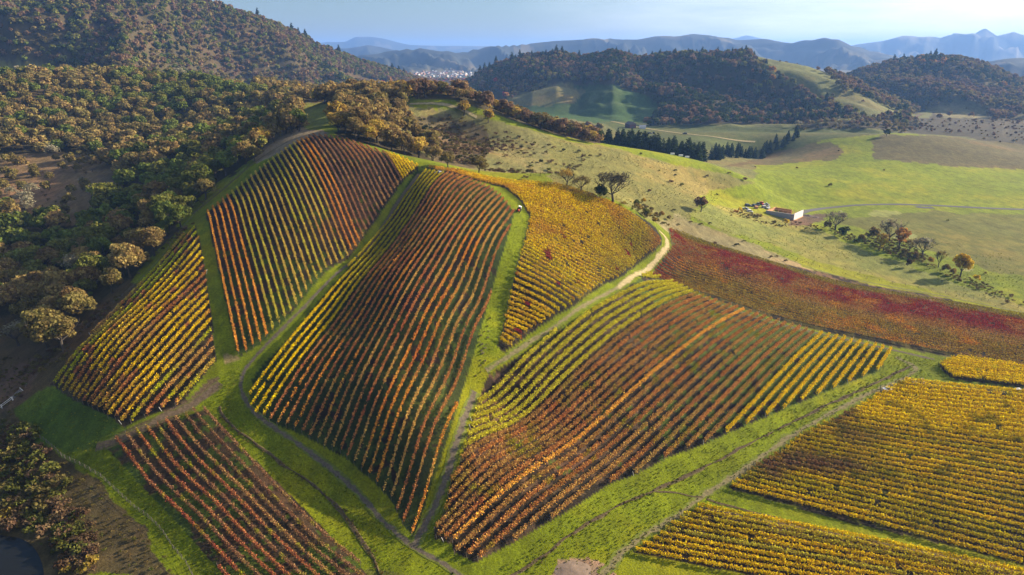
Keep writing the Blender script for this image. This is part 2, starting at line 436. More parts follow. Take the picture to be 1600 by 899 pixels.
M_VINE = leafy('vine_leaves', 'vertex', 0.25)
M_CROWN = leafy('tree_leaves', 'object', 0.40)
M_FOREST = leafy('forest_leaves', 'instancer', 0.28)
M_BARK = plain('bark', (0.055, 0.043, 0.032), 0.9, scale=3, bump=0.05)
M_POST = plain('weathered_post', (0.13, 0.10, 0.08), 0.85)
M_WPOST = plain('pale_post', (0.72, 0.68, 0.62), 0.6, var=0.1)
M_WIRE = plain('fence_wire', (0.28, 0.27, 0.26), 0.5, metal=0.6)
def path_mat(name, col, verge=(0.12, 0.15, 0.02), scale=1.1, var=0.4, sharp=0.0):
    m, n, l = new_mat(name)
    out = n.new('ShaderNodeOutputMaterial'); b = n.new('ShaderNodeBsdfPrincipled'); b.inputs['Roughness'].default_value = 0.95; b.inputs['Specular IOR Level'].default_value = 0.1
    tc = n.new('ShaderNodeTexCoord'); no = n.new('ShaderNodeTexNoise'); no.inputs['Scale'].default_value = scale; no.inputs['Detail'].default_value = 6; no.inputs['Roughness'].default_value = 0.7
    l.new(tc.outputs['Object'], no.inputs['Vector'])
    n2 = n.new('ShaderNodeTexNoise'); n2.inputs['Scale'].default_value = 0.5; n2.inputs['Detail'].default_value = 5; l.new(tc.outputs['Object'], n2.inputs['Vector'])
    e = n.new('ShaderNodeAttribute'); e.attribute_name = 'edge'
    # wheel ruts: grassy middle and verges
    ad = n.new('ShaderNodeMath'); ad.operation = 'MULTIPLY_ADD'; ad.inputs[1].default_value = 1.6; l.new(n2.outputs['Fac'], ad.inputs[0]); l.new(e.outputs['Fac'], ad.inputs[2])
    rp = n.new('ShaderNodeMapRange'); rp.inputs['From Min'].default_value = 1.30 + sharp; rp.inputs['From Max'].default_value = 1.62 + sharp; l.new(ad.outputs[0], rp.inputs['Value'])
    mr = n.new('ShaderNodeMapRange'); mr.inputs['From Min'].default_value = .3; mr.inputs['From Max'].default_value = .7; mr.inputs['To Min'].default_value = 1 - var; mr.inputs['To Max'].default_value = 1 + var; l.new(no.outputs['Fac'], mr.inputs['Value'])
    mx = n.new('ShaderNodeMix'); mx.data_type = 'RGBA'; mx.inputs[6].default_value = (*col, 1); mx.inputs[7].default_value = (*verge, 1); l.new(rp.outputs['Result'], mx.inputs[0])
    mm = n.new('ShaderNodeMix'); mm.data_type = 'RGBA'; mm.blend_type = 'MULTIPLY'; mm.inputs[0].default_value = 1; l.new(mx.outputs[2], mm.inputs[6]); l.new(mr.outputs['Result'], mm.inputs[7])
    l.new(mm.outputs[2], b.inputs['Base Color'])
    bp = n.new('ShaderNodeBump'); bp.inputs['Strength'].default_value = 0.8; bp.inputs['Distance'].default_value = 0.25; l.new(no.outputs['Fac'], bp.inputs['Height']); l.new(bp.outputs['Normal'], b.inputs['Normal'])
    l.new(b.outputs['BSDF'], out.inputs['Surface'])
    return m
M_GRAVEL = path_mat('gravel', (0.11, 0.088, 0.062), (0.12, 0.135, 0.02), sharp=-0.10)
M_DIRT = path_mat('bare_dirt', (0.12, 0.085, 0.052), (0.11, 0.10, 0.03))
M_SAND = path_mat('pale_dirt', (0.34, 0.27, 0.14), (0.17, 0.16, 0.05))
M_TRACK = path_mat('worn_grass', (0.18, 0.15, 0.07), (0.13, 0.15, 0.02), sharp=-0.15)
M_DITCH = path_mat('dry_ditch', (0.085, 0.060, 0.032), (0.13, 0.11, 0.035), 1.6, 0.6, sharp=0.1)
M_ASPHALT = plain('asphalt', (0.055, 0.05, 0.05), 0.9, scale=0.8, var=0.25)
M_WHITE = plain('white_paint', (0.75, 0.74, 0.73), 0.45, var=0.06)
M_BLUE = plain('blue_paint', (0.03, 0.10, 0.42), 0.35, var=0.1)
M_RED = plain('red_paint', (0.45, 0.04, 0.03), 0.4, var=0.15)
M_DARK = plain('dark_paint', (0.03, 0.035, 0.05), 0.4, var=0.15)
M_GREY = plain('grey_paint', (0.30, 0.31, 0.33), 0.5, var=0.15)
M_TYRE = plain('rubber', (0.02, 0.02, 0.02), 0.8)
M_GLASS = plain('vehicle_glass', (0.03, 0.045, 0.06), 0.12, var=0.05)
M_WOOD = plain('new_timber', (0.52, 0.26, 0.12), 0.8, scale=2)
M_PANEL = plain('wall_panel', (0.66, 0.60, 0.56), 0.7, var=0.08)
M_CONC_SHADE = plain('concrete_and_wall_shade', (0.38, 0.36, 0.35), 0.85)
M_ROOF = plain('roofing', (0.13, 0.10, 0.10), 0.8)
M_ROCK = plain('field_stone', (0.22, 0.19, 0.17), 0.9, scale=2, bump=0.1)

# ground: per-vertex land cover colour broken up by fine procedural grass and soil
def ground_mat():
    m, n, l = new_mat('land_cover')
    out = n.new('ShaderNodeOutputMaterial'); b = n.new('ShaderNodeBsdfPrincipled'); b.inputs['Roughness'].default_value = 0.95
    b.inputs['Specular IOR Level'].default_value = 0.1
    tc = n.new('ShaderNodeTexCoord')
    at = n.new('ShaderNodeAttribute'); at.attribute_name = 'cover'
    def noise(scale, detail=5, rough=0.6, stretch=None):
        no = n.new('ShaderNodeTexNoise'); no.inputs['Scale'].default_value = scale; no.inputs['Detail'].default_value = detail; no.inputs['Roughness'].default_value = rough
        if stretch:
            mp = n.new('ShaderNodeMapping'); mp.inputs['Scale'].default_value = stretch; l.new(tc.outputs['Object'], mp.inputs['Vector']); l.new(mp.outputs['Vector'], no.inputs['Vector'])
        else: l.new(tc.outputs['Object'], no.inputs['Vector'])
        return no.outputs['Fac']
    n1 = noise(1.6, 8, 0.78); n2 = noise(0.06, 5, 0.6); n3 = noise(0.35, 4, 0.6, (1, 0.35, 1))
    mr = n.new('ShaderNodeMapRange'); mr.inputs['From Min'].default_value = 0.3; mr.inputs['From Max'].default_value = 0.7; mr.inputs['To Min'].default_value = 0.42; mr.inputs['To Max'].default_value = 1.6
    l.new(n1, mr.inputs['Value'])
    mr2 = n.new('ShaderNodeMapRange'); mr2.inputs['From Min'].default_value = 0.3; mr2.inputs['From Max'].default_value = 0.7; mr2.inputs['To Min'].default_value = 0.75; mr2.inputs['To Max'].default_value = 1.25
    l.new(n3, mr2.inputs['Value'])
    mm = n.new('ShaderNodeMath'); mm.operation = 'MULTIPLY'; l.new(mr.outputs['Result'], mm.inputs[0]); l.new(mr2.outputs['Result'], mm.inputs[1])
    dry = n.new('ShaderNodeMix'); dry.data_type = 'RGBA'; dry.blend_type = 'MIX'
    mrd = n.new('ShaderNodeMapRange'); mrd.inputs['From Min'].default_value = 0.45; mrd.inputs['From Max'].default_value = 0.75; mrd.inputs['To Max'].default_value = 0.55
    l.new(n2, mrd.inputs['Value']); l.new(mrd.outputs['Result'], dry.inputs[0])
    dm = n.new('ShaderNodeMix'); dm.data_type = 'RGBA'; dm.blend_type = 'MULTIPLY'; dm.inputs[0].default_value = 1; dm.inputs[7].default_value = (1.2, 1.02, 0.85, 1)
    l.new(at.outputs['Color'], dm.inputs[6]); l.new(at.outputs['Color'], dry.inputs[6]); l.new(dm.outputs[2], dry.inputs[7])
    mx = n.new('ShaderNodeMix'); mx.data_type = 'RGBA'; mx.blend_type = 'MULTIPLY'; mx.inputs[0].default_value = 1
    l.new(dry.outputs[2], mx.inputs[6]); l.new(mm.outputs[0], mx.inputs[7])
    l.new(mx.outputs[2], b.inputs['Base Color'])
    bp = n.new('ShaderNodeBump'); bp.inputs['Strength'].default_value = 0.8; bp.inputs['Distance'].default_value = 0.5
    l.new(n1, bp.inputs['Height']); l.new(bp.outputs['Normal'], b.inputs['Normal'])
    l.new(b.outputs['BSDF'], out.inputs['Surface'])
    return m
M_GROUND = ground_mat()

# ------------------------------------------------------------------ vineyard blocks: outline, guide rows (index, pixel, pixel) and colours
GOLD = (0.74, 0.48, 0.010); YGREEN = (0.46, 0.44, 0.010); ORANGE = (0.64, 0.26, 0.04); RUST = (0.44, 0.17, 0.055); TAN = (0.52, 0.29, 0.075)
CRIM = (0.36, 0.035, 0.035); OLIVE = (0.27, 0.25, 0.014); GREEN = (0.14, 0.17, 0.014); LEMON = (0.88, 0.60, 0.006); UMBER = (0.24, 0.12, 0.06)
BLOCKS = [
    dict(key='A', where='gold block on the left shoulder', ymax=330, n=19, first='wood-side fence', cols=[(GOLD, 5), (YGREEN, 3), (TAN, 1), (RUST, 0.7)], dens=26, hgt=1.9, post=M_WPOST,
         poly=[(304, 352), (311, 375), (319, 410), (323, 440), (329, 490), (334, 525), (339, 562), (282, 633), (259, 640), (239, 648), (215, 659), (192, 668), (176, 654), (144, 639), (109, 622), (79, 600), (150, 517), (217, 445)],
         guides=[(0, (80, 597), (302, 354)), (18, (280, 630), (337, 564))]),
    dict(key='B', where='striped block over the round hilltop', ymax=400, n=44, first='gold block', cols=[(TAN, 1)], dens=20, hgt=1.75, post=M_POST,
         poly=[(322, 334), (345, 316), (373, 293), (400, 270), (430, 246), (461, 224), (490, 212), (540, 219), (588, 236), (620, 246), (656, 262), (631, 281), (605, 318), (575, 362), (545, 404), (510, 424), (486, 450), (457, 490), (415, 532), (374, 558), (358, 500), (340, 415)],
         guides=[(0, (326, 336), (373, 554)), (10, (400, 273), (470, 463)), (19, (461, 229), (543, 401)), (35, (624, 279), -64.5), (43, (655, 265), -64.5)]),
    dict(key='C', where='long red block down the middle slope', ymax=345, n=25, first='gully track', cols=[(RUST, 4), (TAN, 3), (ORANGE, 2)], dens=17, hgt=1.7, post=M_POST,
         poly=[(651, 266), (692, 271), (728, 279), (765, 294), (785, 309), (804, 333), (770, 450), (738, 562), (696, 697), (648, 836), (640, 832), (631, 822), (611, 782), (587, 756), (540, 716), (494, 692), (460, 674), (419, 661), (392, 647), (391, 620), (394, 594), (404, 578), (457, 521), (498, 471), (552, 411), (586, 371), (619, 315)],
         guides=[(0, (397, 593), (552, 412)), (6, (434, 666), 74.5), (23, (631, 818), (727, 560)), (24, (646, 832), 78.0)]),
    dict(key='D', where='gold block over the right knoll', ymax=345, n=56, first='draw between the blocks', cols=[(GOLD, 6), (LEMON, 3)], dens=24, hgt=1.75, post=M_POST,
         poly=[(655, 260), (720, 269), (770, 279), (806, 284), (852, 285), (888, 291), (922, 301), (951, 313), (988, 332), (1024, 352), (1034, 371), (1032, 386), (1004, 406), (976, 430), (934, 451), (894, 481), (867, 495), (832, 519), (789, 551), (777, 543), (786, 512), (795, 482), (802, 440), (811, 404), (819, 379), (828, 339), (812, 313), (788, 294), (740, 281), (690, 270)],
         guides=[(0, (778, 541), (792, 549)), (11, (799, 460), (867, 495)), (34, (830, 337), (984, 415)), (55, (852, 287), -10.0)]),
    dict(key='E', where='lower block between the gravel track and the grass headland', ymax=330, n=36, first='grass lane under the knoll', cols=[((0.50, 0.21, 0.06), 3), ((0.48, 0.25, 0.07), 5), ((0.42, 0.25, 0.07), 2)], dens=21, hgt=1.8, post=M_WPOST,
         poly=[(1012, 428), (1046, 440), (1080, 457), (1120, 472), (1160, 485), (1215, 503), (1270, 519), (1340, 535), (1393, 547), (1373, 581), (1326, 599), (1256, 627), (1197, 652), (1138, 677), (1104, 693), (1042, 716), (998, 740), (952, 757), (899, 792), (834, 830), (802, 848), (742, 880), (708, 862), (706, 850), (680, 842), (678, 826), (697, 797), (702, 760), (716, 735), (724, 704), (735, 666), (745, 637), (755, 605), (762, 588)],
         guides=[(0, (760, 591), (1012, 431)), (7, (724, 704), (1078, 459)), (15, (706, 850), (1159, 488)), (26, (1138, 674), (1282, 525)), (35, (1371, 579), (1391, 549))]),
    dict(key='F', where='crimson block above the shaded lane', ymax=600, n=28, first='shaded lane', cols=[(TAN, 3), ((0.46, 0.27, 0.045), 4), (RUST, 1)], dens=17, hgt=1.7, post=M_POST,
         poly=[(1045, 358), (1080, 369), (1120, 381), (1160, 395), (1200, 407), (1240, 416), (1300, 429), (1360, 445), (1450, 461), (1520, 476), (1600, 493), (1720, 520), (1720, 598), (1600, 574), (1480, 558), (1380, 539), (1280, 518), (1220, 502), (1140, 477), (1060, 446), (1015, 432), (1034, 408), (1049, 388)],
         guides=[(0, (1060, 448), (1600, 574)), (27, (1060, 362), (1600, 494))]),
    dict(key='G', where='small lemon yellow block at the right edge', ymax=400, n=10, first='hedge lane', cols=[(LEMON, 5), (GOLD, 2)], dens=30, hgt=1.9, post=M_POST,
         poly=[(1466, 571), (1486, 561), (1519, 560), (1600, 575), (1720, 595), (1720, 628), (1600, 606), (1535, 599), (1494, 594), (1478, 585)],
         guides=[(0, (1494, 594), (1600, 607)), (9, (1486, 560), (1600, 574))]),
    dict(key='H', where='wide gold block on the lower right', ymax=400, n=32, first='ditch along its foot', cols=[(GOLD, 5), ((0.6, 0.44, 0.01), 2)], dens=28, hgt=1.9, post=M_POST,
         poly=[(1402, 599), (1426, 594), (1470, 599), (1535, 606), (1600, 615), (1740, 634), (1740, 920), (1600, 883), (1522, 862), (1417, 838), (1300, 811), (1220, 786), (1137, 763), (1153, 749), (1181, 728), (1219, 705), (1249, 681), (1298, 658), (1340, 636), (1369, 620)],
         guides=[(0, (1138, 760), (1600, 883)), (31, (1410, 597), (1600, 617))]),
    dict(key='I', where='bottom gold block below the ditch', ymax=260, n=10, first='bottom edge of the field', cols=[(GOLD, 4), ((0.5, 0.4, 0.035), 1)], dens=30, hgt=1.9, post=M_POST,
         poly=[(1092, 791), (1200, 812), (1375, 847), (1500, 869), (1600, 892), (1720, 918), (1750, 1010), (1500, 960), (1210, 906), (988, 864), (1016, 845), (1038, 830), (1058, 815), (1072, 805)],
         guides=[(0, (990, 862), (1210, 904)), (9, (1094, 794), (1375, 850))]),
    dict(key='J', where='dark red block at the lower left', ymax=300, n=11, first='post and wire fence', cols=[((0.34, 0.12, 0.05), 6), (UMBER, 3), ((0.36, 0.19, 0.07), 1)], dens=21, hgt=1.8, post=M_POST,
         poly=[(168, 701), (183, 688), (213, 676), (246, 665), (277, 655), (304, 644), (320, 640), (400, 720), (480, 800), (567, 889), (640, 985), (420, 1000), (349, 899), (275, 815), (220, 758)],
         guides=[(0, (170, 700), (347, 896)), (10, (319, 642), (563, 885))]),
]

def pick(cols, t):
    tot = sum(w for _, w in cols); t *= tot
    for c, w in cols:
        t -= w
        if t <= 0: return np.array(c)
    return np.array(cols[-1][0])

block_world = {}
rows_all = []
for B in BLOCKS:
    poly = []
    pp = np.array(B['poly'] + [B['poly'][0]], float)
    poly = dropl(dense(pp, 12), B['ymax'])
    block_world[B['key']] = poly
    cen = poly.mean(0)
    g = []
    for idx, a, b in B['guides']:
        A_ = drop(*a, B['ymax'])
        if isinstance(b, tuple):
            B_ = drop(*b, B['ymax'])
            D = (B_ - A_) / np.linalg.norm(B_ - A_)
        else:
            D = np.array([math.cos(R(b)), math.sin(R(b))])
        P = A_ + D * np.dot(cen - A_, D)
        g.append((idx, P, math.atan2(D[1], D[0])))
    B['g'] = g
    gi = [q[0] for q in g]
    for (i0, P0, a0), (i1, P1, a1) in zip(g[:-1], g[1:]):
        nrm = np.array([-math.sin((a0 + a1) / 2), math.cos((a0 + a1) / 2)])
        print('BLOCK', B['key'], i0, i1, 'angles %.1f %.1f' % (math.degrees(a0), math.degrees(a1)), 'spacing %.2f' % (abs(np.dot(P1 - P0, nrm)) / (i1 - i0)))
    for k in range(B['n']):
        P = np.array([np.interp(k, gi, [q[1][0] for q in g]), np.interp(k, gi, [q[1][1] for q in g])])
        an = np.interp(k, gi, [q[2] for q in g])
        D = np.array([math.cos(an), math.sin(an)])
        s = np.arange(-420, 420, 0.7)
        pts = P + s[:, None] * D
        ok = inside(poly, pts[:, 0], pts[:, 1])
        if not ok.any(): continue
        # longest run inside the block
        e = np.flatnonzero(np.diff(np.concatenate([[0], ok.astype(int), [0]])))
        runs = sorted(((e[j + 1] - e[j], e[j], e[j + 1]) for j in range(0, len(e), 2)), reverse=True)
        ln, a_, b_ = runs[0]
        if ln < 5: continue
        rows_all.append((B, k, P + D * (s[a_] + RNG.uniform(-.4, .4)), P + D * (s[b_ - 1] + RNG.uniform(-.4, .4))))
print('ROWS', len(rows_all), 'length', sum(np.linalg.norm(b - a) for _, _, a, b in rows_all))

# ------------------------------------------------------------------ woods: where trees stand (photo outline, distance range, spacing, palette)
DGREEN = (0.055, 0.072, 0.018); MGREEN = (0.13, 0.155, 0.03); OBROWN = (0.205, 0.16, 0.052); RBROWN = (0.21, 0.13, 0.07); OCHRE = (0.38, 0.25, 0.05)
GREYT = (0.25, 0.22, 0.14); TAWNY = (0.27, 0.19, 0.068); OLV = (0.17, 0.17, 0.036); FIR = (0.030, 0.045, 0.020); GOLDT = (0.62, 0.42, 0.035); ORNG = (0.42, 0.20, 0.05)
WOODS = [
    dict(name='wood beside the gold block', poly=[(-500, 345), (0, 325), (60, 350), (130, 345), (180, 300), (260, 262), (330, 240), (385, 222), (430, 222), (395, 250), (330, 292), (300, 322), (275, 362), (225, 420), (150, 490), (115, 540), (60, 545), (0, 520), (-500, 560)], y=(150, 560), sp=10.5, pal=[(OBROWN, 3), (GREYT, 0.5), (TAWNY, 2), (OLV, 2), (MGREEN, 2)], size=(11, 16), occ=1.0),
    dict(name='oak clearing at the left edge', poly=[(-500, 240), (130, 240), (180, 262), (180, 300), (120, 345), (60, 350), (-500, 345)], y=(300, 700), sp=10, pal=[(TAWNY, 2), (OBROWN, 2), (GREYT, 2)], size=(7, 12), occ=0.62),
    dict(name='wooded spur behind the vineyard', poly=[(-700, 60), (0, 82), (100, 90), (200, 104), (300, 126), (400, 146), (470, 158), (470, 205), (430, 222), (330, 240), (180, 300), (180, 262), (130, 240), (-700, 240)], y=(380, 960), sp=10.5, pal=[(OBROWN, 4), (TAWNY, 2), (MGREEN, 3), (OLV, 3), (GREYT, 1), (DGREEN, 0.8)], size=(10.5, 15.5), occ=0.97),
    dict(name='oaks on the saddle', poly=[(430, 150), (520, 150), (600, 150), (640, 158), (628, 185), (650, 215), (690, 240), (692, 262), (655, 258), (590, 236), (530, 214), (524, 190), (535, 165), (470, 165), (462, 196), (480, 205), (440, 212)], y=(385, 640), sp=9.5, pal=[(OBROWN, 3), (TAWNY, 3), (OCHRE, 2), (OLV, 0.6)], size=(10, 15), occ=1.0),
    dict(name='oaks behind the hilltop', poly=[(400, 130), (470, 140), (560, 145), (640, 146), (640, 158), (560, 162), (480, 162), (400, 150)], y=(560, 900), sp=9, pal=[(OBROWN, 3), (TAWNY, 3), (OCHRE, 1)], size=(9, 13), occ=0.9),
    dict(name='mountain forest', poly=[(-900, -200), (300, -200), (760, 130), (740, 165), (640, 158), (400, 150), (0, 95), (-900, 95)], y=(960, 2600), sp=9.6, pal=[(DGREEN, 3), (OLV, 4), (RBROWN, 3), (OBROWN, 3), (MGREEN, 2.5), (FIR, 0.6)], size=(9, 14), occ=1.0),
    dict(name='middle hill forest', poly=[(700, 60), (1140, 60), (1190, 100), (1240, 135), (1290, 158), (1350, 180), (1420, 186), (1420, 200), (1240, 200), (1000, 198), (1022, 190), (1028, 166), (1000, 147), (960, 134), (905, 134), (888, 128), (880, 142), (720, 150)], y=(1050, 2100), sp=10.5, pal=[(DGREEN, 4), (RBROWN, 3), (FIR, 1.2), (OLV, 2), (OBROWN, 2), (ORNG, 0.35)], size=(9, 14), occ=0.96),
    dict(name='open shoulder of the middle hill', poly=[(1140, 60), (1320, 110), (1420, 178), (1420, 186), (1350, 180), (1290, 158), (1240, 135), (1190, 100)], y=(1050, 1700), sp=15, pal=[(RBROWN, 3), (OBROWN, 2), (DGREEN, 1)], size=(5, 9), occ=0.40),
    dict(name='right hill forest', poly=[(1280, 100), (1450, 70), (1620, 100), (1800, 150), (1560, 190), (1500, 160), (1460, 170), (1420, 182), (1380, 172), (1310, 140)], y=(1200, 2100), sp=11, pal=[(RBROWN, 4), (OBROWN, 3), (DGREEN, 2), (FIR, 0.6), (ORNG, 0.2)], size=(9, 14), occ=0.85),
    dict(name='right hill slope trees', poly=[(1460, 170), (1500, 160), (1560, 190), (1700, 190), (1700, 215), (1560, 205), (1450, 190)], y=(1000, 1700), sp=18, pal=[(RBROWN, 3), (OBROWN, 2)], size=(7, 11), occ=0.3),
    dict(name='brush foot of the middle hill', poly=[(1240, 196), (1420, 178), (1440, 200), (1400, 212), (1330, 212), (1240, 204)], y=(950, 1250), sp=10, pal=[(RBROWN, 3), (OBROWN, 2), (GREYT, 2)], size=(5, 9), occ=0.8),
    dict(name='scrub plain', poly=[(1400, 188), (1800, 188), (1800, 238), (1560, 226), (1480, 208), (1410, 205)], y=(850, 1300), sp=11, pal=[(RBROWN, 3), (TAWNY, 2), (GREYT, 1)], size=(3, 5), occ=0.6),
    dict(name='trees below the ridge', poly=[(640, 140), (720, 142), (790, 160), (850, 180), (900, 192), (935, 205), (935, 232), (880, 225), (800, 202), (720, 180), (650, 168)], y=(545, 1000), sp=9.5, pal=[(OBROWN, 3), (RBROWN, 3), (OCHRE, 1.2), (DGREEN, 1)], size=(9, 14), occ=0.8),
    dict(name='valley trees by the town', poly=[(560, 128), (760, 120), (800, 142), (795, 160), (720, 142), (640, 150)], y=(1000, 3000), sp=16, pal=[(RBROWN, 3), (ORNG, 1.2), (CRIM, 0.6), (DGREEN, 3), (OCHRE, 1)], size=(10, 15), occ=0.75),
    dict(name='knoll trees', poly=[(800, 130), (840, 130), (880, 145), (872, 158), (850, 160), (840, 150), (800, 168)], y=(1200, 1700), sp=13, pal=[(RBROWN, 3), (OBROWN, 3)], size=(8, 12), occ=0.8),
]
CLEAR = [
    dict(poly=[(808, 142), (840, 131), (880, 129), (918, 143), (905, 162), (850, 168), (800, 166)], y=(1200, 1500)),  # bare patches inside the woods
    dict(poly=[(200, 22), (245, 36), (238, 42), (200, 26)], y=(900, 2600)), dict(poly=[(520, 112), (600, 128), (610, 134), (560, 130)], y=(900, 2600)),
    dict(poly=[(55, 118), (82, 114), (84, 120), (58, 124)], y=(700, 1300)), dict(poly=[(500, 126), (560, 130), (550, 134), (505, 134)], y=(700, 1600)),
    dict(poly=[(1140, 175), (1200, 170), (1240, 196), (1160, 197)], y=(900, 900)),
]

# land cover: later entries lie over earlier ones.  outline in photo pixels, distance range, colour
G_LUSH = (0.135, 0.165, 0.003); G_MID = (0.13, 0.15, 0.025); G_DRY = (0.155, 0.145, 0.04); G_FIELD = (0.155, 0.19, 0.008); G_OLIVE = (0.17, 0.155, 0.05)
S_ROW_SHADE = (0.026, 0.021, 0.013); S_BROWN = (0.11, 0.075, 0.042); S_TAN = (0.24, 0.155, 0.085); W_FLOOR = (0.055, 0.045, 0.022); SHADED_MEADOW = (0.045, 0.085, 0.02)
COVER = [
    dict(poly=[(-3000, 899), (-3000, 400), (0, 300), (60, 330), (240, 470), (80, 600), (20, 640), (60, 690), (110, 725), (170, 770), (220, 820), (280, 899)], y=(100, 600), c=(0.085, 0.065, 0.028)),
    dict(poly=[(0, 580), (60, 560), (40, 630), (0, 650)], y=(150, 300), c=S_BROWN),
    dict(poly=[(-500, 240), (130, 240), (200, 270), (190, 300), (120, 350), (60, 360), (-500, 350)], y=(300, 900), c=(0.17, 0.12, 0.06)),
    dict(poly=[(20, 640), (80, 600), (190, 668), (300, 650), (180, 700), (100, 705), (60, 690)], y=(150, 260), c=(0.08, 0.12, 0.012)),
    dict(poly=[(600, 160), (720, 172), (800, 196), (860, 215), (900, 240), (860, 280), (760, 290), (690, 255), (640, 230), (600, 200)], y=(380, 640), c=(0.155, 0.145, 0.05)),
    dict(poly=[(640, 185), (700, 178), (760, 200), (770, 235), (740, 262), (690, 255), (640, 225)], y=(380, 620), c=(0.105, 0.082, 0.04)),
    dict(poly=[(800, 196), (880, 217), (970, 236), (1110, 268), (1180, 285), (1100, 300), (1080, 345), (1046, 356), (980, 330), (860, 285), (860, 215)], y=(345, 640), c=G_DRY),
    dict(poly=[(1050, 335), (1140, 366), (1260, 417), (1330, 436), (1160, 400), (1046, 362), (1035, 350)], y=(330, 520), c=(0.22, 0.185, 0.085)),
    dict(poly=[(1180, 285), (1100, 300), (1080, 345), (1140, 366), (1260, 417), (1360, 446), (1720, 525), (3000, 600), (3000, 250), (1640, 240), (1500, 216), (1400, 208), (1300, 216), (1180, 250)], y=(280, 900), c=G_FIELD),
    dict(poly=[(1260, 405), (1140, 362), (1080, 335), (1110, 318), (1260, 350), (1400, 410), (1600, 480), (1720, 520)], y=(280, 520), c=(0.17, 0.18, 0.04)),
    dict(poly=[(1300, 345), (1420, 330), (1700, 340), (1700, 440), (1560, 430), (1480, 400)], y=(280, 620), c=(0.135, 0.135, 0.025)),
    dict(poly=[(1110, 262), (1180, 250), (1240, 226), (1300, 224), (1318, 236), (1310, 248), (1240, 256), (1180, 258)], y=(600, 900), c=(0.105, 0.088, 0.032)),
    dict(poly=[(1362, 218), (1380, 210), (1500, 214), (1700, 240), (1700, 275), (1540, 262), (1440, 256), (1366, 248)], y=(600, 880), c=(0.105, 0.088, 0.032)),
    dict(poly=[(1235, 338), (1290, 335), (1292, 345), (1262, 352), (1228, 350)], y=(400, 600), c=S_BROWN),
    dict(poly=[(465, 165), (530, 158), (535, 182), (500, 200), (470, 196)], y=(400, 700), c=G_MID),
    dict(poly=[(430, 205), (480, 200), (525, 212), (490, 216), (455, 228), (400, 262), (395, 250)], y=(380, 520), c=(0.22, 0.17, 0.10)),
    dict(poly=[(870, 870), (915, 868), (960, 899), (1000, 930), (850, 930)], y=(100, 160), c=(0.24, 0.165, 0.105)),
    dict(poly=[(560, 885), (720, 899), (760, 940), (540, 940)], y=(90, 160), c=(0.11, 0.12, 0.02)),
    dict(poly=[(150, 690), (300, 628), (345, 592), (350, 608), (310, 640), (200, 690), (165, 704)], y=(150, 250), c=S_BROWN),
    dict(poly=[(338, 556), (368, 560), (378, 566), (340, 572)], y=(180, 230), c=(0.26, 0.20, 0.08)),
    dict(poly=[(1380 + 26 * math.cos(t / 5), 333 + 5 * math.sin(t / 5)) for t in range(0, 31)], y=(400, 620), c=(0.24, 0.25, 0.06)),
    dict(poly=[(1412 + 17 * math.cos(t / 5), 370 + 7 * math.sin(t / 5)) for t in range(0, 31)], y=(380, 620), c=(0.23, 0.24, 0.07)),
    dict(poly=[(1505 + 11 * math.cos(t / 5), 423 + 3 * math.sin(t / 5)) for t in range(0, 31)], y=(300, 620), c=(0.25, 0.24, 0.08)),
    # far
    dict(poly=[(560, 120), (780, 118), (800, 132), (700, 142)], y=(2000, 4500), c=(0.09, 0.10, 0.05)),
    dict(poly=[(880, 142), (905, 133), (960, 133), (1003, 146), (1032, 165), (1026, 192), (960, 196), (850, 182), (790, 160), (860, 168)], y=(900, 1700), c=SHADED_MEADOW),  # valley meadow, its shade painted in as a darker green
    dict(poly=[(790, 135), (880, 130), (915, 142), (900, 160), (790, 168)], y=(1250, 1700), c=G_OLIVE),
    dict(poly=[(940, 190), (1250, 200), (1420, 205), (1300, 216), (1180, 245), (1130, 235), (1000, 225)], y=(820, 1300), c=(0.075, 0.09, 0.022)),  # valley field, green darkened to paint in the hill's shade
    dict(poly=[(1130, 60), (1320, 110), (1440, 186), (1350, 182), (1285, 160), (1235, 137), (1185, 103)], y=(1000, 1700), c=(0.125, 0.13, 0.035)),
    dict(poly=[(1440, 165), (1480, 140), (1540, 120), (1620, 125), (1800, 150), (1800, 200), (1480, 190)], y=(1000, 2000), c=(0.17, 0.145, 0.06)),
    dict(poly=[(1400, 185), (1800, 185), (1800, 240), (1500, 214), (1400, 206)], y=(850, 1300), c=(0.065, 0.054, 0.028)),
]
pxg, pyg = project(GX, GY, GZ)
wig = 1.0 / np.maximum(RR, 60)
jx = fbm(GX, GY, 14, 3, 51) * 5 * F * wig; jy = fbm(GX, GY, 14, 3, 57) * 2.2 * F * wig
PXJ, PYJ = pxg + jx, pyg + jy
front = GY > 20
cover = np.zeros(GX.shape + (3,)); cover[:] = G_LUSH
cover[RR > 620] = (0.13, 0.13, 0.04)
cover[RR > 2600] = (0.115, 0.10, 0.05)
def paint(mask, c, soft=1.0): cover[mask] = c
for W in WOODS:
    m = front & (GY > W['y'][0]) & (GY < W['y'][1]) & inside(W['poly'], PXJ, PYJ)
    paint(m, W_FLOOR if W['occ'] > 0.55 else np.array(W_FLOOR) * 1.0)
for c_ in COVER:
    m = front & (GY > c_['y'][0]) & (GY < c_['y'][1]) & inside(c_['poly'], PXJ, PYJ)
    paint(m, c_['c'])
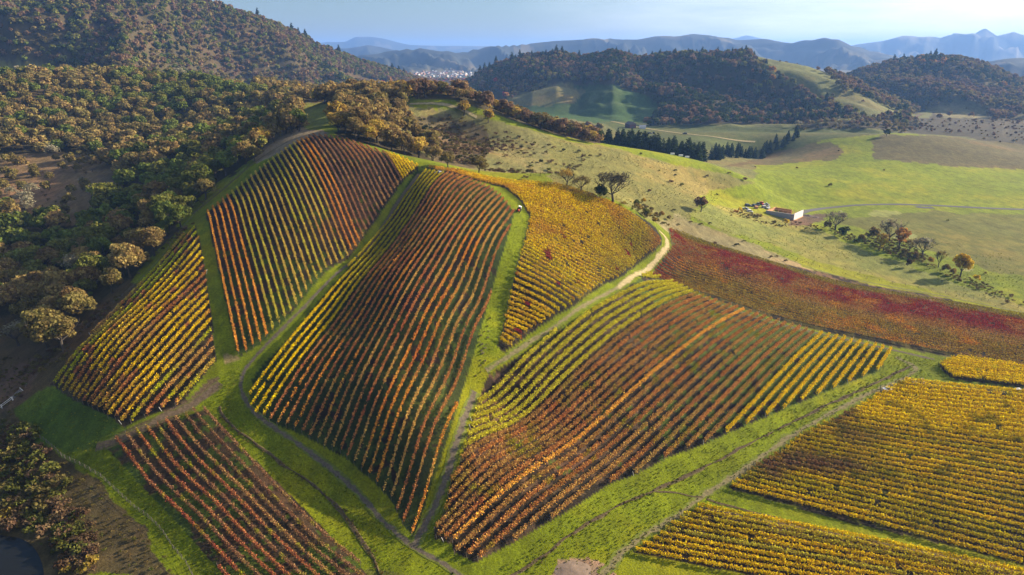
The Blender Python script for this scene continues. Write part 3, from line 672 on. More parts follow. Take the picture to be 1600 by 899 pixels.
FLOOR = dict(A=[S_ROW_SHADE, S_ROW_SHADE, (0.06, 0.045, 0.025)], B=[(0.05, 0.037, 0.022), S_ROW_SHADE, (0.045, 0.07, 0.012)], C=[(0.028, 0.042, 0.010), (0.045, 0.068, 0.012), S_ROW_SHADE], D=[S_ROW_SHADE, (0.10, 0.085, 0.02), S_ROW_SHADE], E=[S_ROW_SHADE, (0.08, 0.055, 0.032), (0.06, 0.085, 0.015)],
             F=[S_ROW_SHADE, S_BROWN, (0.08, 0.07, 0.02)], G=[S_ROW_SHADE, (0.06, 0.07, 0.015)] + [S_ROW_SHADE], H=[S_ROW_SHADE, S_ROW_SHADE, (0.045, 0.05, 0.010)], I=[S_ROW_SHADE, S_BROWN, S_ROW_SHADE], J=[(0.065, 0.046, 0.025), S_ROW_SHADE, (0.07, 0.10, 0.015)])  # soil and grass floors, darkened to paint in the shade between rows
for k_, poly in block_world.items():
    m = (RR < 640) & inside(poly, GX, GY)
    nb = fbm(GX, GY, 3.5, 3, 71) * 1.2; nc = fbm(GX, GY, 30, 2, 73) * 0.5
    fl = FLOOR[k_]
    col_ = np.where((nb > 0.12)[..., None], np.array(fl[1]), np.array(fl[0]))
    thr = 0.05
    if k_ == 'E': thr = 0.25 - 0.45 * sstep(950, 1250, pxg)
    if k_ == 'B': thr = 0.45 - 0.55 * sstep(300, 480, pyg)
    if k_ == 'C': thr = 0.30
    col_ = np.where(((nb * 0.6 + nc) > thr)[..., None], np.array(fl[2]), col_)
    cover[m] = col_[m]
# natural colour variation
v1 = fbm(GX, GY, 6, 3, 81)[..., None]; v2 = fbm(GX, GY, 60, 3, 83)[..., None]; v3 = fbm(GX, GY, 300, 3, 85)[..., None]
cover = cover * (1 + 0.25 * v1 + 0.22 * v2 * (RR < 900)[..., None] + 0.3 * v3)
dryness = np.clip(v2 * 1.3 + v1 * 0.5, 0, 0.6) * np.array([0.28, 0.12, 0.05])
cover = cover * (1 + dryness / 0.28 * np.array([0.35, 0.0, 0.25]))
# wooded far ridges: dark timber against open grassy spurs
fm = RR > 2300
pat = fbm(GX, GY, 420, 5, 91)
cover[fm & (GZ > 22)] = np.where((pat > 0.22)[..., None], np.array((0.12, 0.10, 0.06)), np.array((0.035, 0.038, 0.026)))[fm & (GZ > 22)]
cover = np.clip(cover, 0.004, 0.9)

nr, na = GX.shape
V = np.stack([GX, GY, GZ], -1).reshape(-1, 3)
ii = (np.arange(nr - 1)[:, None] * na + np.arange(na)[None, :])
jj = (np.arange(nr - 1)[:, None] * na + (np.arange(na)[None, :] + 1) % na)
quads = np.stack([jj, ii, ii + na, jj + na], -1).reshape(-1, 4)
cc = len(V)
V = np.concatenate([V, [[0, 0, GZ[0].mean()]]])
cov = np.concatenate([np.concatenate([cover.reshape(-1, 3), [[0.1, 0.12, 0.02]]]), np.ones((cc + 1, 1))], 1)
cap = np.stack([np.full(na, cc), np.arange(na), (np.arange(na) + 1) % na, np.full(na, cc)], -1)[:, :3]
ground = mesh_np('ground', V[:-1], quads, M_GROUND, attrs={'cover': ('FLOAT_COLOR', cov[:-1])}, smooth_=True)
tag(ground, kind='structure')

def strip(name, pts_px, width, mat, ymax=1e9, lift=0.05, edge=0.25, kind='structure', step=1.2, cross=6, bulge=0.0, world_pts=None):
    pts = world_pts if world_pts is not None else smooth(dropl(pts_px, ymax), 2)
    pts = dense(pts, step)
    n = len(pts)
    t = np.gradient(pts, axis=0); t /= np.linalg.norm(t, axis=1)[:, None] + 1e-9
    nrm = np.stack([-t[:, 1], t[:, 0]], 1)
    w0 = width * 0.5 * (1 + edge * fbm(np.arange(n) * step, np.zeros(n), 4, 3, 5) * 2)
    w1 = width * 0.5 * (1 + edge * fbm(np.arange(n) * step, np.zeros(n) + 50, 4, 3, 9) * 2)
    V = []
    for k in range(cross + 1):
        f = k / cross * 2 - 1
        p = pts + nrm * (np.where(f < 0, w0, w1) * f)[:, None]
        V.append(np.concatenate([p, (gz(p[:, 0], p[:, 1]) + lift + bulge * (1 - f * f))[:, None]], 1))
    V = np.stack(V, 1).reshape(-1, 3)
    i = (np.arange(n - 1)[:, None] * (cross + 1) + np.arange(cross)[None, :])
    Fc = np.stack([i, i + 1, i + cross + 2, i + cross + 1], -1).reshape(-1, 4)
    # drape: keep clear of the ground facets
    e_ = np.tile(np.abs(np.arange(cross + 1) / cross * 2 - 1), n)
    o = mesh_np(name, V, Fc[:, ::-1], mat, attrs={'edge': ('FLOAT', e_)}, smooth_=True)
    return tag(o, kind=kind)

strip('gravel_track', [(760, 930), (700, 885), (650, 858), (610, 828), (575, 785), (540, 752), (480, 702), (425, 668), (392, 640), (375, 610), (378, 584), (400, 556), (457, 500), (525, 428), (558, 402)], 2.0, M_GRAVEL, 320, lift=0.07)
strip('gravel_track', [(645, 855), (660, 828), (690, 772), (712, 700), (728, 650), (742, 612)], 3.2, M_GRAVEL, 320, lift=0.08)
strip('dirt_track', [(558, 402), (581, 380), (610, 335), (640, 290), (655, 272)], 2.4, M_DIRT, 340)
strip('pale_track', [(1030, 357), (1041, 370), (1044, 386), (1031, 402), (1012, 418), (992, 432), (965, 450)], 2.8, M_SAND, 345, lift=0.08)
strip('worn_track', [(965, 450), (890, 495), (810, 548), (760, 580)], 2.2, M_TRACK, 320)
strip('worn_track', [(940, 899), (985, 850), (1050, 812), (1110, 768), (1170, 728), (1230, 685), (1290, 650), (1345, 622), (1400, 596), (1425, 585), (1435, 575), (1400, 558)], 3.0, M_TRACK, 320, edge=0.5)
strip('shaded_lane', [(1015, 434), (1062, 452), (1140, 482), (1220, 508), (1290, 523), (1390, 546), (1460, 562)], 2.4, M_GRAVEL, 340)
strip('dirt_track', [(150, 699), (200, 684), (262, 650), (310, 628), (342, 598)], 3.2, M_DIRT, 260, edge=0.5)
strip('ditch', [(343, 636), (350, 655), (378, 680), (430, 716), (500, 766), (540, 803), (562, 838), (582, 868), (596, 905)], 0.9, M_DITCH, 260, edge=0.9, lift=0.10, bulge=0.12)
strip('ditch', [(790, 905), (850, 871), (887, 839), (950, 799), (1007, 774), (1045, 755), (1125, 719), (1200, 679), (1291, 634), (1355, 605), (1422, 573)], 1.0, M_DITCH, 300, edge=0.9, lift=0.10, bulge=0.12)
strip('ditch', [(1020, 768), (1050, 769), (1080, 776), (1098, 778)], 0.7, M_DITCH, 260, edge=0.9, lift=0.09)
strip('ditch', [(1104, 780), (1160, 797), (1230, 814), (1280, 829), (1380, 850), (1500, 876), (1600, 897)], 0.9, M_DITCH, 260, edge=0.9, lift=0.09)
strip('field_path', [(1060, 338), (1140, 366), (1200, 392), (1260, 417), (1330, 436), (1450, 458), (1600, 489), (1700, 512)], 1.6, M_TRACK, 520, edge=0.5)
strip('farm_road', [(1236, 340), (1262, 329), (1300, 323), (1380, 319), (1450, 321), (1530, 325), (1600, 328), (1760, 332)], 4.8, M_ASPHALT, 640, edge=0.05, lift=0.12)
strip('farm_road', [(1432, 323), (1442, 325), (1458, 325)], 6.0, M_ASPHALT, 640, edge=0.05, lift=0.16)
strip('valley_road', [(955, 190), (985, 197), (1010, 201), (1070, 210), (1130, 217), (1180, 222)], 7.0, M_SAND, 1300, edge=0.05, lift=0.4, step=6)
strip('dirt_track', [(1410, 196), (1425, 186), (1440, 178)], 9.0, M_DIRT, 1500, lift=0.4, step=6)
strip('ridge_path', [(640, 163), (690, 162), (720, 171), (745, 184)], 3.0, M_SAND, 600, lift=0.25)
strip('fence_path', [(300, 335), (345, 300), (400, 252), (450, 222)], 1.6, M_DIRT, 420, lift=0.12)

# ------------------------------------------------------------------ vines
def leaves(c, size, rng, up=0.35, aspect=0.75):
    """one bent-free quad per centre, random facing"""
    n = len(c)
    nv = rng.normal(size=(n, 3)); nv[:, 2] = np.abs(nv[:, 2]) + up; nv /= np.linalg.norm(nv, axis=1)[:, None]
    a = np.cross(nv, rng.normal(size=(n, 3))); a /= np.linalg.norm(a, axis=1)[:, None] + 1e-9
    b = np.cross(nv, a)
    s = np.asarray(size)[:, None] if np.ndim(size) else size
    a = a * s * 0.5; b = b * s * 0.5 * aspect
    V = np.stack([c - a - b * .6, c + a * .2 - b, c + a + b * .5, c - a * .3 + b], 1).reshape(-1, 3)
    Fc = np.arange(n * 4).reshape(n, 4)
    return V, Fc

ORD = ['', 'first', 'second', 'third', 'fourth', 'fifth', 'sixth', 'seventh', 'eighth', 'ninth', 'tenth', 'eleventh', 'twelfth', 'thirteenth', 'fourteenth', 'fifteenth', 'sixteenth', 'seventeenth', 'eighteenth', 'nineteenth', 'twentieth']
TENS = {2: 'twenty', 3: 'thirty', 4: 'forty', 5: 'fifty', 6: 'sixty', 7: 'seventy', 8: 'eighty', 9: 'ninety'}
def ordinal(n):
    if n <= 20: return ORD[n]
    t, u = divmod(n, 10)
    if u == 0: return TENS[t][:-1] + 'ieth' if n < 100 else str(n) + 'th'
    return TENS.get(t, '') + '-' + ORD[u] if n < 100 else str(n) + 'th'

mb = MB(); mb.tube([(0, 0, -0.1), (0, 0, 1.75)], 0.06, 5); post_src = {}
def post(mat, parent, loc, lean, hgt=1.0):
    if mat.name not in post_src:
        o = mb.build('end_post', mat, parent); post_src[mat.name] = o
    else:
        o = post_src[mat.name].copy(); COL.objects.link(o); o.parent = parent
    o.location = loc; o.rotation_euler = lean; o.scale = (1, 1, hgt)
    return o

def row_colour(B, k, s, x, y):
    """leaf colour along a row: (n,3)"""
    key = B['key']; n = len(x)
    big = fbm(x, y, 26, 3, 101) ; sm = fbm(x, y, 3.2, 2, 103); ppx, ppy = project(x, y, gz(x, y))
    base = np.tile(B['rowcol'][k], (n, 1))
    def mixc(c, w):
        nonlocal base
        w = np.clip(w, 0, 1)[:, None]; base = base * (1 - w) + np.array(c) * w
    if key == 'A':
        mixc(YGREEN, (big + 0.5 * sm - 0.1) * 2); mixc(RUST, (fbm(x, y, 5, 3, 105) - 0.18) * 4)
        mixc(RUST, sstep(560, 640, ppy) * (0.3 + sm)); mixc(TAN, (-big - 0.15) * 2)
    elif key == 'B':
        mixc(TAN, (sm - 0.2) * 1.5); mixc(RUST, (big - 0.1) * 1.2)
    elif key == 'C':
        if k < 5: mixc(GREEN, sstep(470, 420, ppy) * 0.5)
        else: mixc(CRIM, (fbm(x, y, 14, 3, 107) - 0.22 + 0.2 * sstep(700, 800, ppx) * sstep(400, 330, ppy)) * 1.1); mixc(TAN, (fbm(x, y, 8, 3, 109) - 0.1) * 2.2); mixc(UMBER, sstep(360, 290, ppy) * 0.4)
    elif key == 'D':
        mixc(YGREEN, (big * 1.3 - 0.2) * 0.8); mixc((0.78, 0.46, 0.04), 0.2 + sm); mixc((0.40, 0.32, 0.04), sstep(900, 1000, ppx) * sstep(320, 380, ppy) * 0.8); mixc(RUST, sstep(1000, 1035, ppx) * 0.9)
        mixc(CRIM, (fbm(x, y, 4.5, 2, 111) - 0.50) * 6 * (ppy > 345)); mixc(ORANGE, sstep(300, 285, ppy) * 0.7 + (fbm(x, y, 18, 3, 113) - 0.1) * 1.2 * (ppy < 370))
    elif key == 'E':
        if 8 <= k < 15 or 16 <= k < 26:
            mixc(CRIM, (fbm(x, y, 10, 3, 115) - 0.32 + 0.08 * sstep(600, 800, ppy)) * 0.7); mixc(OLIVE, (fbm(x, y, 6, 3, 117) - 0.12) * 1.8)
        elif k < 8: mixc(OLIVE, (sm - 0.25) * 1.0)
    elif key == 'F':
        f = k / 27 + 0.12 * big
        mixc((0.34, 0.22, 0.035), sstep(.50, .20, f) * (0.5 + sm * 0.8)); mixc(RUST, sstep(.35, .5, f) * 0.7); mixc(CRIM, sstep(.42, .60, f) * sstep(.95, .84, f) * np.clip(0.75 + 1.9 * fbm(x, y, 11, 3, 119), 0, 1))
        mixc(OLIVE, sstep(.86, .94, f) * 0.8); mixc(ORANGE, (fbm(x, y, 9, 3, 121) - 0.15) * 2.0 * (f < 0.85)); mixc(CRIM, sstep(1075, 1030, ppx) * 0.8)
    elif key == 'G':
        mixc(YGREEN, (sm - 0.25) * 1.3)
    elif key == 'H':
        mixc(LEMON, sstep(.58, .68, k / 32 + 0.05 * big)); mixc((0.36, 0.27, 0.012), (big + 0.05 + sm * .4) * 0.9 * sstep(.68, .5, k / 32)); mixc(UMBER, (fbm(x, y, 16, 3, 123) - 0.15) * 2.2 * sstep(1460, 1300, ppx))
        mixc((0.2, 0.17, 0.015), (fbm(x, y, 5, 2, 125) - 0.35) * 2)
    elif key == 'I':
        mixc((0.36, 0.27, 0.012), (big + sm * 0.6) * 1.1); mixc(LEMON, sstep(6, 9, k + big) * 0.5)
    elif key == 'J':
        mixc(UMBER, (fbm(x, y, 7, 3, 127) - 0.05) * 1.8); mixc(CRIM, sstep(2.5, 0, k) * (0.15 + sm * .6)); mixc(OLIVE, (fbm(x, y, 4, 2, 129) - 0.25) * 2)
    return base

NAMES = {'A': 'gold vine row', 'B': 'thin vine row', 'C': 'red brown vine row', 'D': 'gold vine row', 'E': 'vine row', 'F': 'crimson and olive vine row', 'G': 'lemon yellow vine row', 'H': 'gold vine row', 'I': 'gold vine row', 'J': 'dark red vine row'}
HUE = {'A': 'speckled gold', 'C': 'thin reddish', 'D': 'dense gold', 'F': 'mottled crimson', 'G': 'lemon yellow', 'H': 'thick gold', 'I': 'thick gold', 'J': 'dark red'}
TOTAL = {}
for B, k, a, b in rows_all: TOTAL.setdefault(B['key'], []).append(k)
for B in BLOCKS:
    rc = {}
    for k in range(B['n']):
        c = pick(B['cols'], RNG.random()) * RNG.uniform(0.9, 1.1)
        key = B['key']
        if key == 'B':
            c = np.array(ORANGE) if k < 5 else np.array((0.50, 0.40, 0.045)) if k in (5, 6, 7, 8, 13, 14, 15, 18) else np.array((0.56, 0.38, 0.07)) if k < 20 else np.array(ORANGE) if k < 23 else np.array(UMBER) * 1.15 if k < 36 else np.array(LEMON)
            c = c * RNG.uniform(.88, 1.12)
        if key == 'C':
            c = np.array(LEMON) * 0.85 if k < 5 else c * 0.9
            if k >= 5: c = c * 1.25
            if k == 24: c = np.array(ORANGE) * 0.95
        if key == 'E':
            c = np.array((0.60, 0.50, 0.035)) if k < 8 else np.array((0.85, 0.42, 0.07)) if k == 15 else np.array(GOLD) if k >= 26 else c
        rc[k] = c
    B['rowcol'] = rc
for B, k, a, b in rows_all:
    key = B['key']
    L = float(np.linalg.norm(b - a)); D = (b - a) / L; N2 = np.array([-D[1], D[0]])
    dens, hg = B['dens'], B['hgt']
    if key == 'B' and k >= 36: dens, hg = 30, 1.8
    if key == 'C' and k < 5: dens = 26
    if key in 'HI': hg = 1.65 if k < 20 else 2.0; dens = 28 if k < 20 else 38
    if key == 'F': hg = 1.5
    if key == 'E': dens = 34 if (k < 8 or k >= 26) else 22 if k == 15 else 28; hg = 1.95
    dist = float(np.linalg.norm((a + b) / 2))
    lod = 1.0 if dist < 260 else 0.8
    n = int(L * dens * lod * 2.0)
    nvine = int(L / 1.6) + 2
    vig = np.clip(RNG.normal(1.0, 0.10, nvine) + 0.18 * fbm(np.arange(nvine) * 1.6 + a[0], np.full(nvine, a[1] + k), 9, 3, 77), 0.4, 1.3); vig[RNG.random(nvine) < 0.012] = 0.1
    s = RNG.uniform(0, L, n)
    vi = (s / 1.6).astype(int)
    keep = RNG.random(n) < vig[vi] * (0.90 + 0.10 * np.cos((s / 1.6 - vi - 0.5) * 2 * np.pi)); s = s[keep]; vi = vi[keep]; n = len(s)
    thick = 0.26 if key in 'GHI' else 0.20 if key == 'F' else 0.25 if key in 'AE' else 0.24 if key == 'D' else 0.20
    lat = RNG.normal(0, thick, n)
    h0 = 0.45 if key in 'ADEGHI' else 0.55
    hh = h0 + (hg - h0) * np.clip(RNG.beta(2.0, 1.5, n) * (0.82 + 0.25 * vig[vi]), 0, 1.25)
    spike = RNG.random(n) < 0.05; hh = hh + spike * RNG.uniform(0.1, 0.45, n)
    x = a[0] + D[0] * s + N2[0] * lat; y = a[1] + D[1] * s + N2[1] * lat
    base_z = float(gz(*a)[0])
    org = np.array([a[0], a[1], base_z])
    c = np.stack([x, y, gz(x, y) + hh], 1) - org
    sz = RNG.uniform(0.26, 0.50, n) / math.sqrt(lod)
    Vl, Fl = leaves(c, sz, RNG, up=0.25)
    tint = row_colour(B, k, s, x, y)
    # vine stems and wire posts inside the row, thin cross blades
    st = np.arange(0.8, L, 1.6); m = len(st)
    sx, sy = a[0] + D[0] * st, a[1] + D[1] * st; sz0 = gz(sx, sy)
    top = 0.95
    w = 0.035
    Vs = []
    for (dx, dy) in ((w, 0), (-w, 0)):
        Vs.append(np.stack([sx + D[0] * dx, sy + D[1] * dx, sz0 - 0.05], 1))
    for (dx, dy) in ((-w, 0), (w, 0)):
        Vs.append(np.stack([sx + D[0] * dx, sy + D[1] * dx, sz0 + top], 1))
    Vs1 = np.stack(Vs, 1).reshape(-1, 3) - org
    Vs = []
    for q, zz in ((w, -0.05), (-w, -0.05), (-w, top), (w, top)):
        Vs.append(np.stack([sx + N2[0] * q, sy + N2[1] * q, sz0 + zz], 1))
    Vs2 = np.stack(Vs, 1).reshape(-1, 3) - org
    Va = np.concatenate([Vl, Vs1, Vs2]); Fa = np.arange(len(Va)).reshape(-1, 4)
    tn = np.concatenate([np.repeat(tint, 4, 0), np.tile([0.10, 0.07, 0.05], (m * 8, 1))])
    tn = np.concatenate([tn, np.ones((len(tn), 1))], 1)
    vv = np.concatenate([np.repeat(RNG.random(n), 4), np.full(m * 8, 0.5)])
    o = mesh_np('vine_row', Va, Fa, M_VINE, attrs={'tint': ('FLOAT_COLOR', tn), 'v': ('FLOAT', vv)})
    o.location = org
    ks = sorted(TOTAL[key]); q = ks.index(k) + 1
    if key == 'B':
        hue = 'orange' if k < 5 else 'olive' if k in (5, 6, 7, 8, 13, 14, 15, 18) else 'tan' if k < 20 else 'amber' if k < 23 else 'brown' if k < 36 else 'bright yellow'
        lab = f"{hue} vine row, {ordinal(q)} from the gold block, running over the round hilltop"
    elif key == 'C':
        lab = (f"yellow vine row, {ordinal(q)} from the gully track, on the middle slope" if k < 5 else f"lone orange vine row along the grass strip beside the gravel track" if k == 24 else f"red brown vine row, {ordinal(q)} from the gully track, on the middle slope")
    elif key == 'D': lab = f"{HUE[key]} vine row on the right knoll, {ordinal(q)} up from the draw"
    elif key == 'E':
        lab = ("bright orange vine row crossing the red brown rows of the lower block" if k == 15 else f"{'yellow green' if k < 8 else 'gold' if k >= 26 else 'red brown'} vine row, {ordinal(q)} from the grass lane under the knoll, lower block")
    elif key == 'J': lab = f"dark red vine row, {ordinal(q)} from the post and wire fence, lower left block"
    elif key == 'A': lab = f"speckled gold vine row, {ordinal(q)} from the wood, on the left shoulder block"
    elif key == 'F': lab = f"mottled crimson and olive vine row, {ordinal(q)} above the shaded lane"
    elif key == 'G': lab = f"lemon yellow vine row, {ordinal(q)} up from the hedge lane at the right"
    elif key == 'H': lab = f"thick gold vine row, {ordinal(q)} up from the ditch, wide lower right block"
    else: lab = f"thick gold vine row, {ordinal(q)} up from the lowest one, below the ditch"
    tag(o, lab, 'vine row', 'vine rows of the ' + B['where'])
    for e_, p_ in ((0, a - D * 0.35), (1, b + D * 0.35)):
        white = (key in 'AE' and RNG.random() < (0.16 if key == 'E' else 0.1))
        an = math.atan2(D[1], D[0])
        loc = np.array([p_[0], p_[1], gz(*p_)[0]]) - org
        pt = post(M_WPOST if white else M_POST, o, loc, (0, R(-22 if e_ == 0 else 22), an) if white else (0, R(-8 if e_ == 0 else 8), an), 1.15 if white else 1.0)
        if white: pt['label'] = 'pale leaning end post'

# ------------------------------------------------------------------ tree builders (all 10 m tall, scaled when placed)
def outward(c, nrm, size, rng, jit=0.6, aspect=0.8):
    n = len(c)
    nv = nrm + rng.normal(size=(n, 3)) * jit; nv /= np.linalg.norm(nv, axis=1)[:, None] + 1e-9
    a = np.cross(nv, rng.normal(size=(n, 3))); a /= np.linalg.norm(a, axis=1)[:, None] + 1e-9
    b = np.cross(nv, a); s = size[:, None]
    a = a * s * 0.5; b = b * s * 0.5 * aspect
    V = np.stack([c - a - b * .7, c + a * .3 - b, c + a + b * .6, c - a * .4 + b], 1).reshape(-1, 3)
    return V, np.arange(n * 4).reshape(n, 4)

def crown_mesh(name, seed, n, size, mat, kind='oak'):
    rng = np.random.default_rng(seed)
    if kind == 'fir':
        t = rng.random(n) ** 0.75; z = 10 - t * 9.0
        tier = 0.75 + 0.25 * np.cos(z * 2 * np.pi / 0.9)
        r = (0.25 + t ** 0.6 * 2.5) * tier * rng.uniform(0.55, 1.05, n); a = rng.uniform(0, 2 * np.pi, n)
        c = np.stack([r * np.cos(a), r * np.sin(a), z - r * 0.28], 1)
        nrm = np.stack([np.cos(a) * 0.5, np.sin(a) * 0.5, np.full(n, 0.9)], 1)
        sz = size * rng.uniform(0.7, 1.3, n) * (0.5 + 0.6 * t); v = rng.random(n) * 0.6 + 0.2
        V, Fc = outward(c, nrm, sz, rng, 0.45, 0.55)
    else:
        K = {'oak': 34, 'round': 26, 'bare': 26, 'bush': 10, 'tall': 20}[kind]
        H = {'oak': (4.3, 4.3, 3.8, 5.2), 'round': (3.9, 3.9, 4.1, 5.0), 'bare': (4.8, 4.8, 3.3, 6.0), 'bush': (5.5, 5.5, 4.2, 4.8), 'tall': (2.9, 2.9, 4.4, 5.6)}[kind]
        d = rng.normal(size=(K, 3)); d /= np.linalg.norm(d, axis=1)[:, None]; d[:, 2] = np.where(d[:, 2] < -0.35, -d[:, 2], d[:, 2])
        rad = rng.uniform(0.35, 0.86, K)[:, None]
        cen = d * rad * np.array(H[:3]) + [rng.uniform(-.5, .5), rng.uniform(-.5, .5), H[3]]
        br = rng.uniform(0.9, 2.1, K) * (0.9 if kind != 'bush' else 1.35)
        bi = rng.choice(K, n, p=br ** 2 / (br ** 2).sum())
        q = rng.normal(size=(n, 3)); q[:, 2] += 0.25; q /= np.linalg.norm(q, axis=1)[:, None]
        depth = 1 - np.abs(rng.normal(0, 0.16 if kind != 'bare' else 0.4, n))
        c = cen[bi] + q * (br[bi] * depth)[:, None] * [1, 1, 0.85]
        c[:, 2] = np.maximum(c[:, 2], 1.3 if kind != 'bush' else 0.2)
        sz = size * rng.uniform(0.6, 1.35, n)
        V, Fc = outward(c, q, sz, rng, 0.55 if kind != 'bare' else 1.2, 0.8 if kind != 'bare' else 0.30)
        v = np.clip(0.5 + rng.normal(0, 0.16, K)[bi] + rng.normal(0, 0.14, n), 0, 1)
    return mesh_np(name, V, Fc, mat, attrs={'v': ('FLOAT', np.repeat(v, 4))}, link=False)

def limb_mesh(name, seed, kind='oak'):
    rng = random.Random(seed); m = MB()
    if kind == 'fir':
        m.tube([(0, 0, -0.6), (0, 0, 4), (0, 0, 9.3)], [0.22, 0.16, 0.03], 6)
    else:
        top = Vector((rng.uniform(-.4, .4), rng.uniform(-.4, .4), 2.8))
        m.tube([(0, 0, -0.8), (0.03, 0, 0.2), tuple(top * .5), tuple(top)], [0.46, 0.34, 0.28, 0.24], 7)
        def grow(p, d, L, r, lv):
            q = p + d * L * 0.5 + Vector((rng.uniform(-.1, .1), rng.uniform(-.1, .1), rng.uniform(0, .12))) * L; e = p + d * L + Vector((0, 0, 0.12 * L))
            m.tube([tuple(p), tuple(q), tuple(e)], [r, r * .75, r * .5], 5 if lv < 2 else 3, cap=False)
            if lv < (3 if kind == 'bare' else 2):
                for _ in range(3 if kind != 'bare' else 4):
                    nd = (d + Vector((rng.uniform(-1, 1), rng.uniform(-1, 1), rng.uniform(-.25, .75))) * 0.8).normalized()
                    grow(e if rng.random() < .6 else q, nd, L * rng.uniform(.55, .8), r * .5, lv + 1)
        for k in range(5 if kind != 'tall' else 4):
            a = k * 2 * math.pi / 5 + rng.uniform(-.4, .4)
            grow(top * rng.uniform(.75, 1), Vector((math.cos(a), math.sin(a), rng.uniform(.45, 1.3) if kind != 'tall' else 1.8)).normalized(), rng.uniform(2.0, 2.9), 0.17, 0)
    me = bpy.data.meshes.new(name); me.from_pydata(m.V, [], m.F); me.update(); me.materials.append(M_BARK)
    return me

M_CROWN_B = leafy('bare_twigs', 'object', 0.35)
PROTO = {}
for kind, nv in (('oak', 4), ('round', 3), ('bare', 3), ('fir', 2), ('bush', 2), ('tall', 2)):
    near_n = {'oak': 2600, 'round': 2400, 'bare': 800, 'fir': 1500, 'bush': 900, 'tall': 1500}[kind]
    near_s = {'oak': 0.62, 'round': 0.62, 'bare': 0.75, 'fir': 0.8, 'bush': 0.95, 'tall': 0.6}[kind]
    for i in range(nv):
        PROTO[kind, i, 0] = crown_mesh('crown_' + kind, 100 * i + len(kind), near_n, near_s, M_CROWN_B if kind == 'bare' else M_CROWN, kind)
        PROTO[kind, i, 1] = crown_mesh('crown_' + kind, 100 * i + len(kind), near_n // 4, near_s * 1.9, M_CROWN_B if kind == 'bare' else M_CROWN, kind)
        PROTO[kind, i, 'l'] = limb_mesh('trunk_' + kind, 50 * i + len(kind), kind)
NV = {'oak': 4, 'round': 3, 'bare': 3, 'fir': 2, 'bush': 2, 'tall': 2}

def tree(name, kind, var, x, y, h, rz, col, label, cat, group, dist, wide=1.0):
    zb = float(gz(x, y)[0])
    t = empty(name, (x, y, zb - 0.1), rz); s = h / 10.0
    t.scale = (s * wide, s * wide, s)
    lod = 0 if dist < 430 else 1
    cr = bpy.data.objects.new('crown', PROTO[kind, var, lod]); COL.objects.link(cr); cr.parent = t
    cr.color = (*[float(c) for c in col], 1)
    if kind != 'bush':
        tk = bpy.data.objects.new('trunk', PROTO[kind, var, 'l']); COL.objects.link(tk); tk.parent = t
    tag(t, label, cat, group)
    return t

